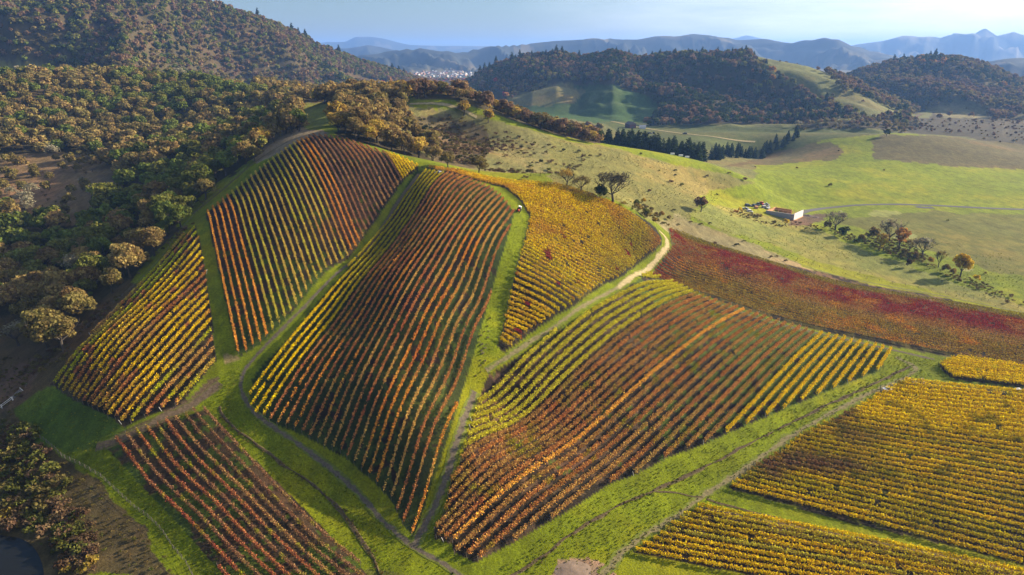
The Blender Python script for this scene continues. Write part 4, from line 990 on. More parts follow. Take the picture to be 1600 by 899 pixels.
# trees and bushes that stand out: base pixel, height m, kind, colour, label, distance limit
HAND = [
    (98, 549, 15, 'round', OBROWN, 'biggest round brownish oak standing alone at the lower corner of the wood', 400, 1.25),
    (30, 540, 12, 'bare', GREYT, 'grey leafless oak left of the biggest round oak', 400, 1.2),
    (142, 472, 5, 'tall', MGREEN, 'small green sapling in the shade by the wood edge fence', 400, 1.0),
    (176, 458, 12, 'round', OBROWN, 'brown oak right of the red barked green tree, by the fence', 400, 1.0),
    (128, 452, 11, 'round', MGREEN, 'spreading green tree with a reddish trunk in the near wood', 400, 1.1),
    (196, 418, 11, 'oak', OLV, 'half brown half green oak nearest the gold block', 400, 1.1),
    (216, 392, 8, 'round', MGREEN, 'small bright green tree in the last gap before the gold block', 400, 1.0),
    (262, 370, 9, 'round', MGREEN, 'smaller of two bright green oaks beside the hilltop fence path', 400, 1.2),
    (284, 358, 13, 'round', MGREEN, 'larger of two bright green oaks beside the hilltop fence path', 400, 1.2),
    (190, 362, 15, 'oak', TAWNY, 'broad tawny oak rising above the dark hollow in the wood', 450, 1.2),
    (300, 318, 13, 'round', OLV, 'olive green oak below the first orange rows', 450, 1.1),
    (322, 312, 13, 'oak', OBROWN, 'brown oak closest to the corner of the striped block', 450, 1.1),
    (60, 352, 11, 'fir', DGREEN, 'lone dark conifer at the edge of the oak clearing', 500, 1.3),
    (46, 470, 11, 'bare', GREYT, 'pale lichen grey oak behind the biggest round oak', 420, 1.2),
    (105, 425, 11, 'round', OLV, 'olive oak in the middle of the near wood', 420, 1.2),
    (398, 252, 10, 'oak', OBROWN, 'brown oak by the shoulder of the striped hilltop', 460, 1.0),
    (411, 232, 15, 'round', OCHRE, 'ochre oak at the dirt patch beside the striped hilltop', 520, 1.1),
    (345, 262, 9, 'oak', MGREEN, 'mid green oak against the shaded bank', 520, 1.0),
    (590, 224, 15, 'oak', OCHRE, 'tallest golden ochre oak over the far side of the hilltop', 470, 1.2),
    (628, 234, 12, 'oak', OBROWN, 'brown oak just above the bright yellow corner rows', 470, 1.2),
    (655, 245, 10, 'oak', TAWNY, 'tawny oak touching the bright yellow corner rows', 470, 1.0),
    (700, 262, 9, 'round', OBROWN, 'round brown oak behind the blue pickup', 470, 1.2),
    (748, 272, 10, 'round', OBROWN, 'round brown oak right behind the crest rows', 470, 1.2),
    (763, 192, 11, 'oak', OCHRE, 'golden oak standing alone below the ridge path', 560, 1.1),
    (725, 180, 12, 'oak', OCHRE, 'golden oak at the bend of the ridge path', 560, 1.1),
    (885, 292, 10, 'bare', OCHRE, 'thin golden brown oak behind the right knoll', 480, 1.2),
    (908, 300, 9, 'bare', OBROWN, 'thin brown oak behind the right knoll', 480, 1.3),
    (958, 316, 17, 'bare', (0.10, 0.085, 0.05), 'tall spreading oak with dark clumps in its bare crown', 480, 1.2),
    (938, 312, 8, 'bush', DGREEN, 'dark evergreen at the foot of the tall spreading oak', 480, 0.9),
    (994, 322, 4, 'bush', MGREEN, 'small green bush on the slope by the tall spreading oak', 480, 1.0),
    (1009, 340, 5.5, 'tall', OLV, 'small olive tree above the right knoll rows', 480, 1.1),
    (1006, 318, 3.5, 'bush', GOLDT, 'yellow bush beside the small green bush', 480, 1.0),
    (1034, 340, 4, 'bush', OCHRE, 'ochre bush near the head of the pale track', 480, 1.0),
    (1045, 344, 3, 'bush', TAWNY, 'tawny bush next to the head of the pale track', 480, 1.0),
    (1095, 331, 11, 'round', RBROWN, 'dark rounded oak alone at the edge of the green fields', 600, 1.1),
    (1305, 360, 14, 'bare', GREYT, 'grey bare tree at the near end of the building yard hedge', 600, 1.2),
    (1318, 370, 7, 'bush', DGREEN, 'dark green bush below the grey bare tree', 600, 1.1),
    (1292, 358, 6, 'bush', OBROWN, 'brown bush between the building yard and the bare tree', 600, 1.0),
    (1346, 378, 5, 'bush', OBROWN, 'brown hedge bush midway along the field hedge', 600, 1.0),
    (1354, 372, 4, 'bush', TAWNY, 'tawny hedge bush above the field shadows', 600, 1.0),
    (1375, 388, 11, 'bare', OCHRE, 'thin ochre tree in the middle clump of the field hedge', 600, 0.9),
    (1388, 380, 17, 'bare', GREYT, 'tall grey leafless tree behind the middle hedge clump', 600, 1.0),
    (1405, 390, 14, 'tall', ORNG, 'slim orange tree at the right of the middle hedge clump', 600, 1.1),
    (1380, 392, 8, 'tall', GOLDT, 'short yellow tree at the front of the middle hedge clump', 600, 1.2),
    (1364, 374, 8, 'bush', OBROWN, 'broad brown thicket at the back of the middle hedge clump', 600, 1.0),
    (1420, 392, 8, 'bare', OBROWN, 'thin brown tree right of the slim orange tree', 600, 1.0),
    (1441, 402, 14, 'bare', GREYT, 'bare spreading tree with a clear trunk on the field hedge', 600, 1.2),
    (1466, 418, 11, 'bare', OBROWN, 'thin bare tree between the spreading one and the golden one', 600, 0.7),
    (1418, 418, 5.6, 'bush', (0.09, 0.06, 0.03), 'dark round bush standing alone in the green field', 600, 0.75),
    (1500, 433, 14, 'oak', GOLDT, 'glowing golden tree at the lower end of the field hedge', 600, 0.9),
    (1526, 440, 4, 'bush', GOLDT, 'little yellow bush below the glowing golden tree', 600, 0.9),
    (1478, 426, 5, 'bush', OBROWN, 'brown bush at the foot of the thin bare tree', 600, 1.0),
    (1488, 430, 4, 'bush', OCHRE, 'ochre bush left of the glowing golden tree', 600, 1.0),
    (1430, 404, 4, 'bush', TAWNY, 'tawny bush left of the bare spreading tree', 600, 1.0),
    (1453, 412, 4, 'bush', OCHRE, 'ochre bush right of the bare spreading tree', 600, 1.0),
    (1411, 398, 4, 'bush', OBROWN, 'brown bush below the slim orange tree', 600, 1.0),
    (1210, 350, 2.6, 'bush', OBROWN, 'brown bush in front of the unfinished building', 560, 1.0),
    (1227, 353, 5, 'tall', GOLDT, 'yellow green young tree in front of the unfinished building', 560, 1.2),
    (1184, 341, 3.5, 'bush', TAWNY, 'tawny thicket left of the unfinished building', 560, 1.2),
    (1155, 331, 3.5, 'bush', GOLDT, 'bright yellow bush left of the parked machines', 560, 1.0),
    (1149, 334, 3, 'bush', ORNG, 'rusty orange bush left of the bright yellow bush', 560, 1.0),
    (1266, 356, 2.5, 'bush', TAWNY, 'small pale bush on the hedge below the dirt yard', 560, 1.0),
    (1385, 213, 9, 'round', DGREEN, 'dark tree on top of the grassy knoll', 900, 1.2),
    (1190, 230, 4, 'bush', DGREEN, 'bush', 900, 1.0),
]
SHRUBS = [(853, 240, 3.5), (866, 232, 3), (880, 237, 4), (905, 239, 4), (938, 244, 3.5), (1048, 286, 4), (1056, 268, 3), (1066, 291, 4), (1105, 277, 3.5), (1164, 282, 4.5), (1055, 275, 2.5), (1001, 242, 3), (1140, 272, 3), (1180, 262, 2.5),
          (815, 232, 3.5), (830, 262, 3.5), (800, 268, 4), (790, 245, 3), (845, 255, 4), (858, 268, 4), (820, 280, 3.5), (780, 258, 3.5), (810, 215, 3), (835, 225, 3), (1096, 352, 2.5), (1117, 382, 2.8), (1152, 385, 3.2), (1162, 378, 2.2),
          (1205, 403, 2.4), (1214, 402, 2.0), (1228, 409, 2.2), (1060, 352, 2), (1080, 348, 2), (1025, 336, 3), (1052, 330, 2.5), (1297, 291, 4.5), (1245, 264, 3.5), (1381, 267, 2.5), (1310, 237, 3), (1480, 346, 2.5), (1540, 428, 2.2),
          (1296, 291, 3), (1110, 350, 2), (970, 290, 3), (940, 275, 3), (1015, 300, 3), (1120, 305, 2.2), (1030, 268, 2.2), (890, 262, 3)]
GOLDN = {'bush': 'bush', 'fir': 'conifer', 'oak': 'oak', 'round': 'oak', 'bare': 'bare_tree', 'tall': 'young_tree'}
for (px, py, h, kind, col, lab, ym, wide) in HAND:
    if lab == 'bush': continue
    p = drop(px, py, ym)
    tree({'bush': 'bush', 'fir': 'conifer_tree', 'tall': 'young_tree'}.get(kind, 'oak_tree'), kind, random.randrange(NV[kind]), float(p[0]), float(p[1]), h, random.uniform(0, 6.28), np.array(col) * 1.0, lab,
         {'bush': 'bush'}.get(kind, 'tree'), None, float(np.hypot(*p)), wide)
hand_xy = np.array([drop(q[0], q[1], q[6]) for q in HAND])

SH_T = ['dry brown shrub', 'low olive shrub', 'dark leafy shrub', 'rusty low shrub']
SH_C = [OBROWN, OLV, (0.05, 0.055, 0.02), RBROWN]
LAND = [((1095, 331), 'the dark rounded oak'), ((1227, 345), 'the unfinished building'), ((958, 316), 'the tall spreading oak'), ((1040, 370), 'the head of the pale track'), ((748, 268), 'the crest rows'), ((1300, 290), 'the farm road bend'), ((1190, 395), 'the crimson block edge'),
        ((1164, 280), 'the foot of the grassy ridge'), ((850, 240), 'the scrubby hillside'), ((1310, 237), 'the brown knoll patch'), ((1480, 346), 'the lower field'), ((1010, 270), 'the upper grassy ridge')]
def assign_unique(items):
    """items: list of dict(px, py, desc, near); fills label with an ordinal counted from the left inside each description"""
    groups = {}
    for it in items: groups.setdefault((it['desc'], it['near']), []).append(it)
    for (d, nr_), g in groups.items():
        g.sort(key=lambda q: q['px'])
        for i, it in enumerate(g):
            it['label'] = f"{d} {nr_}" if len(g) == 1 else f"{ordinal(i + 1)} {d} from the left {nr_}"
items = []
for i, (px, py, h) in enumerate(SHRUBS):
    q = min(LAND, key=lambda L_: (L_[0][0] - px) ** 2 + 3 * (L_[0][1] - py) ** 2)
    k = (i * 7) % 4
    items.append(dict(px=px, py=py, h=h, k=k, desc=SH_T[k], near='near ' + q[1]))
assign_unique(items)
for it in items:
    p = drop(it['px'], it['py'], 900)
    tree('shrub', 'bush', it['px'] % 2, float(p[0]), float(p[1]), it['h'] * 0.62, random.uniform(0, 6.28), np.array(SH_C[it['k']]), it['label'], 'shrub', 'shrubs scattered over the grassy slopes', float(np.hypot(*p)), 1.5)

# conifers standing in a line at the foot of the ridge
cand = []
fir_line = dropl([(930, 226), (965, 240), (1000, 246), (1050, 256), (1100, 266), (1120, 268)], 1000)
for (ax, ay, n_) in ((0, 0, 0),):
    pts = [(938, 222), (950, 226), (962, 231), (974, 236), (986, 239), (998, 242), (1008, 245), (1019, 246), (1030, 248), (1040, 250), (1051, 252), (1061, 254), (1071, 256), (1082, 258), (1092, 260)]
for i, (px, py) in enumerate(pts):
    u, v = ray(px, py)
    for j in range(3):
        Y = 640 + j * 16 + random.uniform(-6, 6) - i * 1.0
        cand.append(dict(x=float(Y * u) + random.uniform(-3, 3), y=Y, h=random.uniform(15, 20), kind='fir', col=FIR, wood='line below the grassy ridge'))
for px, py, Y in [(1125, 245, 790), (1135, 243, 800), (1145, 240, 815), (1155, 239, 820), (1165, 236, 830), (1175, 235, 835), (1186, 233, 845), (1197, 230, 850), (1208, 229, 855), (1220, 227, 860), (1232, 225, 865), (1243, 222, 870), (1130, 248, 770), (1150, 244, 790), (1172, 240, 805), (1118, 250, 760)]:
    u, v = ray(px, py)
    for j in range(3):
        cand.append(dict(x=float(Y * u) + random.uniform(-7, 7), y=float(Y) + j * 7 + random.uniform(-4, 4), h=random.uniform(9, 16), kind='fir', col=FIR, wood='row on the knoll bank'))
# firs breaking the far skylines
for px, Y in [(742, 1875), (750, 1870), (757, 1860), (765, 1850), (775, 1845), (800, 1810), (812, 1805), (869, 1750), (878, 1748), (905, 1690), (1412, 1815), (1398, 1830), (1453, 1780), (1461, 1775), (612, 2040), (622, 2050), (630, 2060), (460, 1790), (470, 1800), (480, 1830), (530, 1920), (300, 1580), (410, 1710)]:
    u, v = ray(px, 90)
    cand.append(dict(x=float(Y * u), y=float(Y), h=random.uniform(18, 27), kind='fir', col=FIR, wood='far skyline'))

# oaks along the grassy ridge, on and just behind its back
for i in range(95):
    t_ = i / 94.0
    px = 648 + t_ * 330
    py = np.interp(px, [640, 660, 720, 800, 880, 970], [160, 160, 172, 196, 217, 236]) 
    u, v = ray(px, py)
    Y = np.interp(px, [640, 660, 720, 800, 880, 970], [545, 540, 536, 534, 532, 531]) + random.uniform(8, 75)
    if 930 < px: continue
    cand.append(dict(x=float(Y * u), y=float(Y), h=random.uniform(9, 13.5), kind='oak', col=random.choice([OBROWN, OBROWN, OCHRE, RBROWN, TAWNY]), wood='oak belt along the grassy ridge'))

def blocked(x, y, z):
    """True where the land hides a point from the camera"""
    out = np.zeros(len(x), bool)
    for f in np.linspace(0.12, 0.985, 60):
        g = gz(x * f, y * f); out |= g > CAM_H + (z - CAM_H) * f
    return out

W_IDX = {}
for wi, W in enumerate(WOODS):
    y0, y1 = W['y']; sp = W['sp']
    px_ = [p[0] for p in W['poly']]
    us = [float(ray(p[0], p[1])[0]) for p in W['poly']]
    xs0, xs1 = min(min(us) * y0, min(us) * y1), max(max(us) * y0, max(us) * y1)
    xs0, xs1 = max(xs0, -1900), min(xs1, 1900)
    nx, ny = int((xs1 - xs0) / sp), int((y1 - y0) / sp)
    gx, gy = np.meshgrid(np.arange(nx), np.arange(ny))
    x = xs0 + (gx.ravel() + RNG.uniform(0, 1, gx.size)) * sp; y = y0 + (gy.ravel() + RNG.uniform(0, 1, gx.size)) * sp
    k = (np.abs(x) < y * 1.15 + 60); x, y = x[k], y[k]
    z = gz(x, y); px, py = project(x, y, z)
    m = inside(W['poly'], px, py)
    for cl in CLEAR: m &= ~(inside(cl['poly'], px, py) & (y > cl['y'][0]) & (y < cl['y'][1]))
    cl_n = fbm(x, y, sp * 6, 3, 200 + wi) * 0.5 + 0.5
    m &= (RNG.random(len(x)) * 0.55 + cl_n * 0.45) < W['occ'] * (0.72 if W['occ'] < .8 else 1.0)
    x, y = x[m], y[m]
    for kk in block_world:
        if len(x): 
            b_ = ~inside(block_world[kk], x, y); x, y = x[b_], y[b_]
    if y0 < 700 and len(x):
        dd = np.min(np.hypot(x[:, None] - hand_xy[None, :, 0], y[:, None] - hand_xy[None, :, 1]), axis=1); x, y = x[dd > 6], y[dd > 6]
    hh = RNG.uniform(*W['size'], len(x)) * np.where(RNG.random(len(x)) < .22, RNG.uniform(.5, .8, len(x)), RNG.uniform(.95, 1.2, len(x)))
    z = gz(x, y)
    if len(x):
        vis = ~blocked(x, y, z + hh)
        x, y, hh = x[vis], y[vis], hh[vis]
    tone = fbm(x, y, sp * 9, 4, 300 + wi) * 1.5
    for j in range(len(x)):
        t_ = RNG.random() * 0.5 + (tone[j] * 0.9 + 0.5) * 0.5
        c = pick(W['pal'], min(max(t_, 0), 0.999))
        kd = 'fir' if tuple(c) == FIR else 'bare' if tuple(c) == GREYT else 'round' if tuple(c) in (DGREEN, MGREEN) else 'oak'
        cand.append(dict(x=float(x[j]), y=float(y[j]), h=float(hh[j]) * (1.35 if kd == 'fir' else 1), kind=kd, col=tuple(c), wood=W['name']))
print('TREES', len(cand))
X = np.array([c['x'] for c in cand]); Y_ = np.array([c['y'] for c in cand]); H_ = np.array([c['h'] for c in cand])
Zc = gz(X, Y_); PX, PY = project(X, Y_, Zc); PX2, PY2 = project(X, Y_, Zc + H_)
app = H_ / np.hypot(X, Y_) * ((PX > -20) & (PX < 1620) & (PY > 0) & (PY2 < 899))
order = np.argsort(-app)
NTREE = 300 - sum(1 for q in HAND if q[3] != 'bush')
CN = {DGREEN: 'dark green', MGREEN: 'mid green', OBROWN: 'brown', RBROWN: 'russet', OCHRE: 'ochre', GREYT: 'grey leafless', TAWNY: 'tawny', OLV: 'olive', FIR: 'blackish green', GOLDT: 'golden', ORNG: 'orange', CRIM: 'crimson'}
items = []
for i in order[:NTREE]:
    c = cand[i]
    sz = 'big' if c['h'] > 12 else 'small' if c['h'] < 10 else 'medium'
    sp = 'conifer' if c['kind'] == 'fir' else 'oak' if c['kind'] != 'bare' else 'tree'
    near_ = 'in the ' + c['wood'] if 'line' not in c['wood'] and 'row' not in c['wood'] else 'in the ' + c['wood']
    if c['wood'].startswith('oak'): near_ = 'in the ' + c['wood']
    dd = 'front' 
    items.append(dict(px=float(PX[i]), i=i, desc=f"{sz} {CN.get(tuple(c['col']), 'brown')} {sp}", near=near_))
assign_unique(items)
for it in items:
    c = cand[it['i']]
    vr = RNG.uniform(0.8, 1.25)
    tree({'fir': 'conifer_tree', 'bare': 'bare_tree'}.get(c['kind'], 'oak_tree'), c['kind'], random.randrange(NV[c['kind']]), c['x'], c['y'], c['h'], random.uniform(0, 6.28), np.array(c['col']) * vr, it['label'], 'tree', 'trees in the ' + c['wood'].replace('trees ', ''), float(np.hypot(c['x'], c['y'])), RNG.uniform(0.95, 1.2) if c['kind'] != 'fir' else RNG.uniform(1.0, 1.3))
rest = order[NTREE:]

# everything farther: one mass of trees, instanced from a few far-tree meshes
M_STAGE = bpy.data.node_groups.new('scatter_trees', 'GeometryNodeTree')
ng = M_STAGE; ng.interface.new_socket('Geometry', in_out='INPUT', socket_type='NodeSocketGeometry'); ng.interface.new_socket('Geometry', in_out='OUTPUT', socket_type='NodeSocketGeometry')
gi_ = ng.nodes.new('NodeGroupInput'); go_ = ng.nodes.new('NodeGroupOutput'); jn = ng.nodes.new('GeometryNodeJoinGeometry')
def gattr(nm, ty):
    a = ng.nodes.new('GeometryNodeInputNamedAttribute'); a.data_type = ty; a.inputs['Name'].default_value = nm; return a.outputs['Attribute']
a_k, a_s, a_r = gattr('kind', 'INT'), gattr('scl', 'FLOAT'), gattr('rot', 'FLOAT')
cmb = ng.nodes.new('ShaderNodeCombineXYZ'); ng.links.new(a_r, cmb.inputs['Z'])
SRC = [('oak', 0, 650, 1.15), ('oak', 1, 650, 1.15), ('round', 0, 600, 1.15), ('bare', 0, 520, 1.1), ('fir', 0, 420, 1.5), ('oak', 2, 150, 2.3), ('round', 1, 150, 2.2), ('oak', 3, 150, 2.3), ('fir', 1, 120, 2.6)]
for i, (kd, vr, n_, s_) in enumerate(SRC):
    me = crown_mesh('far_' + kd, 900 + i, n_, s_, M_FOREST, kd)
    so = bpy.data.objects.new('far_crown', me)
    oi = ng.nodes.new('GeometryNodeObjectInfo'); oi.transform_space = 'ORIGINAL'; oi.inputs['Object'].default_value = so; oi.inputs['As Instance'].default_value = True
    cp = ng.nodes.new('FunctionNodeCompare'); cp.data_type = 'INT'; cp.operation = 'EQUAL'; cp.inputs[3].default_value = i; ng.links.new(a_k, cp.inputs[2])
    io = ng.nodes.new('GeometryNodeInstanceOnPoints')
    ng.links.new(gi_.outputs[0], io.inputs['Points']); ng.links.new(cp.outputs[0], io.inputs['Selection']); ng.links.new(oi.outputs['Geometry'], io.inputs['Instance'])
    ng.links.new(cmb.outputs[0], io.inputs['Rotation']); ng.links.new(a_s, io.inputs['Scale'])
    ng.links.new(io.outputs[0], jn.inputs[0])
ng.links.new(jn.outputs[0], go_.inputs[0])
def kidx(c, d):
    k = c['kind']
    if d < 950: return {'oak': RNG.integers(0, 2), 'round': 2, 'bare': 3, 'fir': 4}[k]
    return {'oak': 5 + 2 * RNG.integers(0, 2), 'round': 6, 'bare': 7, 'fir': 8}[k]
rx, ry = X[rest], Y_[rest]
P = np.stack([rx, ry, gz(rx, ry) - 0.3], 1).astype(np.float32)
me = bpy.data.meshes.new('forest'); me.vertices.add(len(P)); me.vertices.foreach_set('co', P.ravel())
kk = np.array([kidx(cand[i], math.hypot(cand[i]['x'], cand[i]['y'])) for i in rest], np.int32)
at = me.attributes.new('kind', 'INT', 'POINT'); at.data.foreach_set('value', kk)
at = me.attributes.new('scl', 'FLOAT', 'POINT'); at.data.foreach_set('value', (H_[rest] / 10).astype(np.float32))
at = me.attributes.new('rot', 'FLOAT', 'POINT'); at.data.foreach_set('value', RNG.uniform(0, 6.28, len(rest)).astype(np.float32))
tc_ = np.array([cand[i]['col'] for i in rest]) * RNG.uniform(0.75, 1.3, (len(rest), 1))
at = me.attributes.new('tint', 'FLOAT_COLOR', 'POINT'); at.data.foreach_set('color', np.concatenate([tc_, np.ones((len(rest), 1))], 1).astype(np.float32).ravel())
me.update()
forest = bpy.data.objects.new('forest', me); COL.objects.link(forest); tag(forest, 'mixed autumn forest covering the mountain and the hills beyond the vineyard', 'forest', kind='stuff')
md = forest.modifiers.new('trees', 'NODES'); md.node_group = ng

# ------------------------------------------------------------------ rough undergrowth
U_AREAS = [
    dict(poly=[(-80, 899), (-80, 560), (60, 560), (30, 620), (20, 650), (60, 700), (140, 745), (200, 800), (280, 899)], y=(110, 300), sp=1.9, occ=0.55, pal=[(OBROWN, 3), (TAWNY, 1), (OLV, 3), (RBROWN, 1)], size=(0.3, 0.9)),
    dict(poly=[(0, 800), (60, 780), (120, 790), (150, 830), (150, 899), (95, 899), (80, 850), (40, 835), (0, 850)], y=(110, 200), sp=1.8, occ=0.8, pal=[(OCHRE, 2), (RBROWN, 3), (OLV, 2)], size=(1.2, 3.2)),
    dict(poly=[(0, 660), (60, 675), (80, 720), (110, 760), (70, 830), (20, 800), (0, 770)], y=(120, 250), sp=2.3, occ=0.8, pal=[(OBROWN, 3), (OLV, 2), (RBROWN, 2), (OCHRE, 1.2)], size=(1.2, 3.6)),
    dict(poly=[(640, 185), (700, 180), (760, 200), (772, 232), (745, 262), (690, 250), (650, 222)], y=(380, 600), sp=3.2, occ=0.62, pal=[(RBROWN, 3), (OBROWN, 2), (DGREEN, 2)], size=(1.2, 3)),
    dict(poly=[(770, 205), (860, 222), (930, 240), (880, 285), (780, 282), (740, 262)], y=(380, 620), sp=4.0, occ=0.34, pal=[(RBROWN, 3), (OBROWN, 2), (OLV, 2)], size=(1.0, 2.6)),
    dict(poly=[(955, 322), (1010, 322), (1050, 345), (1048, 357), (1020, 348), (985, 332)], y=(342, 480), sp=2.6, occ=0.55, pal=[(OBROWN, 3), (OCHRE, 2), (OLV, 2)], size=(0.8, 2.4)),
    dict(poly=[(1140, 330), (1180, 334), (1230, 348), (1300, 356), (1345, 372), (1400, 392), (1450, 408), (1500, 430), (1545, 448), (1600, 474), (1640, 492), (1640, 500), (1590, 482), (1530, 456), (1490, 438), (1430, 412), (1380, 396), (1330, 378), (1290, 364), (1210, 354), (1140, 338)], y=(280, 560), sp=2.4, occ=0.55, pal=[(OBROWN, 3), (TAWNY, 4), (RBROWN, 1), (OCHRE, 2), (OLV, 1)], size=(0.5, 1.7)),
    dict(poly=[(1360, 370), (1412, 378), (1450, 402), (1440, 412), (1380, 394), (1355, 380)], y=(280, 560), sp=3.0, occ=0.6, pal=[(OBROWN, 3), (TAWNY, 3), (OCHRE, 2)], size=(0.8, 2.0)),
    dict(poly=[(240, 440), (150, 510), (110, 560), (60, 600), (30, 625), (10, 600), (60, 560), (120, 520), (215, 430), (280, 362), (330, 300), (340, 305), (290, 370)], y=(150, 420), sp=2.2, occ=0.45, pal=[(RBROWN, 2), (OBROWN, 3), (OLV, 2)], size=(0.6, 1.8)),
    dict(poly=[(0, 270), (130, 262), (175, 275), (170, 300), (60, 345), (0, 345)], y=(300, 700), sp=5, occ=0.25, pal=[(TAWNY, 2), (OBROWN, 2)], size=(0.8, 2)),
    dict(poly=[(338, 636), (352, 655), (380, 682), (432, 718), (502, 768), (545, 803), (568, 838), (590, 868), (602, 905), (592, 905), (580, 875), (556, 838), (536, 805), (498, 770), (428, 720), (374, 684), (346, 660)], y=(120, 260), sp=0.9, occ=0.6, pal=[(TAWNY, 3), (OBROWN, 2)], size=(0.25, 0.6)),
    dict(poly=[(795, 905), (855, 866), (890, 835), (955, 795), (1010, 770), (1050, 751), (1128, 716), (1200, 676), (1290, 632), (1352, 602), (1418, 571), (1422, 575), (1356, 608), (1294, 638), (1206, 682), (1130, 723), (1050, 760), (1012, 780), (950, 805), (890, 845), (852, 878), (805, 905)], y=(120, 300), sp=1.0, occ=0.55, pal=[(TAWNY, 2), (OBROWN, 3), (RBROWN, 1)], size=(0.25, 0.55)),
    dict(poly=[(752, 480), (768, 482), (764, 540), (756, 580), (742, 590), (748, 540)], y=(180, 260), sp=1.5, occ=0.5, pal=[((0.35, 0.30, 0.2), 3), (OBROWN, 2)], size=(0.4, 0.9)),
]
def scatter(areas, seed0):
  ux, uy, us_, uc = [], [], [], []
  for ai, A in enumerate(areas):
      y0, y1 = A['y']; sp = A['sp']
      uu = [float(ray(p[0], p[1])[0]) for p in A['poly']]
      x0, x1 = min(min(uu) * y0, min(uu) * y1), max(max(uu) * y0, max(uu) * y1)
      nx, ny = int((x1 - x0) / sp) + 1, int((y1 - y0) / sp) + 1
      gx, gy = np.meshgrid(np.arange(nx), np.arange(ny))
      x = x0 + (gx.ravel() + RNG.random(gx.size)) * sp; y = y0 + (gy.ravel() + RNG.random(gx.size)) * sp
      z = gz(x, y); px, py = project(x, y, z)
      m = inside(A['poly'], px, py)
      cl_n = np.clip(fbm(x, y, sp * 7, 3, seed0 + ai) * 1.2 + 0.5, 0, 1)
      m &= (RNG.random(len(x)) * 0.5 + cl_n * 0.5) < A['occ']
      m &= ~inside([(-80, 835), (20, 832), (56, 846), (74, 878), (80, 950), (-80, 950)], px, py)
      m &= ~((px > 1190) & (px < 1262) & (py < 347))
      for kk_ in block_world: m &= ~inside(block_world[kk_], x, y)
      x, y = x[m], y[m]
      ux.append(x); uy.append(y); us_.append(RNG.uniform(*A['size'], len(x)))
      uc += [pick(A['pal'], min(0.999, RNG.random() * .6 + .4 * c__)) * RNG.uniform(*A.get('tone', (.42, .85))) for c__ in cl_n[m]]
  return np.concatenate(ux), np.concatenate(uy), np.concatenate(us_), uc
ux, uy, us_, uc = scatter(U_AREAS, 400)
ng2 = bpy.data.node_groups.new('scatter_brush', 'GeometryNodeTree')
ng2.interface.new_socket('Geometry', in_out='INPUT', socket_type='NodeSocketGeometry'); ng2.interface.new_socket('Geometry', in_out='OUTPUT', socket_type='NodeSocketGeometry')
def brush_group(ng):
    gi_ = ng.nodes.new('NodeGroupInput'); go_ = ng.nodes.new('NodeGroupOutput'); jn = ng.nodes.new('GeometryNodeJoinGeometry')
    def ga(nm, ty):
        a = ng.nodes.new('GeometryNodeInputNamedAttribute'); a.data_type = ty; a.inputs['Name'].default_value = nm; return a.outputs['Attribute']
    a_k, a_s, a_r = ga('kind', 'INT'), ga('scl', 'FLOAT'), ga('rot', 'FLOAT')
    cmb = ng.nodes.new('ShaderNodeCombineXYZ'); ng.links.new(a_r, cmb.inputs['Z'])
    for i in range(3):
        me = crown_mesh('brush_clump', 700 + i, 140, 1.9, M_FOREST, 'bush')
        so = bpy.data.objects.new('brush_clump', me)
        oi = ng.nodes.new('GeometryNodeObjectInfo'); oi.transform_space = 'ORIGINAL'; oi.inputs['Object'].default_value = so; oi.inputs['As Instance'].default_value = True
        cp = ng.nodes.new('FunctionNodeCompare'); cp.data_type = 'INT'; cp.operation = 'EQUAL'; cp.inputs[3].default_value = i; ng.links.new(a_k, cp.inputs[2])
        io = ng.nodes.new('GeometryNodeInstanceOnPoints')
        ng.links.new(gi_.outputs[0], io.inputs['Points']); ng.links.new(cp.outputs[0], io.inputs['Selection']); ng.links.new(oi.outputs['Geometry'], io.inputs['Instance'])
        ng.links.new(cmb.outputs[0], io.inputs['Rotation']); ng.links.new(a_s, io.inputs['Scale']); ng.links.new(io.outputs[0], jn.inputs[0])
    ng.links.new(jn.outputs[0], go_.inputs[0])
brush_group(ng2)
def scatter_object(name, label, group, ux, uy, us_, uc, k_scale):
    me = bpy.data.meshes.new(name); P = np.stack([ux, uy, gz(ux, uy) - 0.05], 1).astype(np.float32)
    me.vertices.add(len(P)); me.vertices.foreach_set('co', P.ravel())
    at = me.attributes.new('kind', 'INT', 'POINT'); at.data.foreach_set('value', RNG.integers(0, 3, len(P)).astype(np.int32))
    at = me.attributes.new('scl', 'FLOAT', 'POINT'); at.data.foreach_set('value', (us_ / 10 * k_scale).astype(np.float32))
    at = me.attributes.new('rot', 'FLOAT', 'POINT'); at.data.foreach_set('value', RNG.uniform(0, 6.28, len(P)).astype(np.float32))
    at = me.attributes.new('tint', 'FLOAT_COLOR', 'POINT'); at.data.foreach_set('color', np.concatenate([np.array(uc), np.ones((len(P), 1))], 1).astype(np.float32).ravel())
    me.update()
    o = bpy.data.objects.new(name, me); COL.objects.link(o); tag(o, label, name, kind='stuff')
    md = o.modifiers.new('scatter', 'NODES'); md.node_group = group
    print(name, len(P))
scatter_object('undergrowth', 'rough brown undergrowth and bramble along hedges and ditches', ng2, ux, uy, us_, uc, 1.2)
GR = [((0.19, 0.21, 0.004), 3), ((0.12, 0.155, 0.004), 4), ((0.24, 0.22, 0.015), 2), ((0.06, 0.09, 0.004), 3)]
GRD = [((0.20, 0.18, 0.06), 3), ((0.14, 0.14, 0.03), 3), ((0.26, 0.21, 0.09), 2), ((0.09, 0.09, 0.03), 2)]
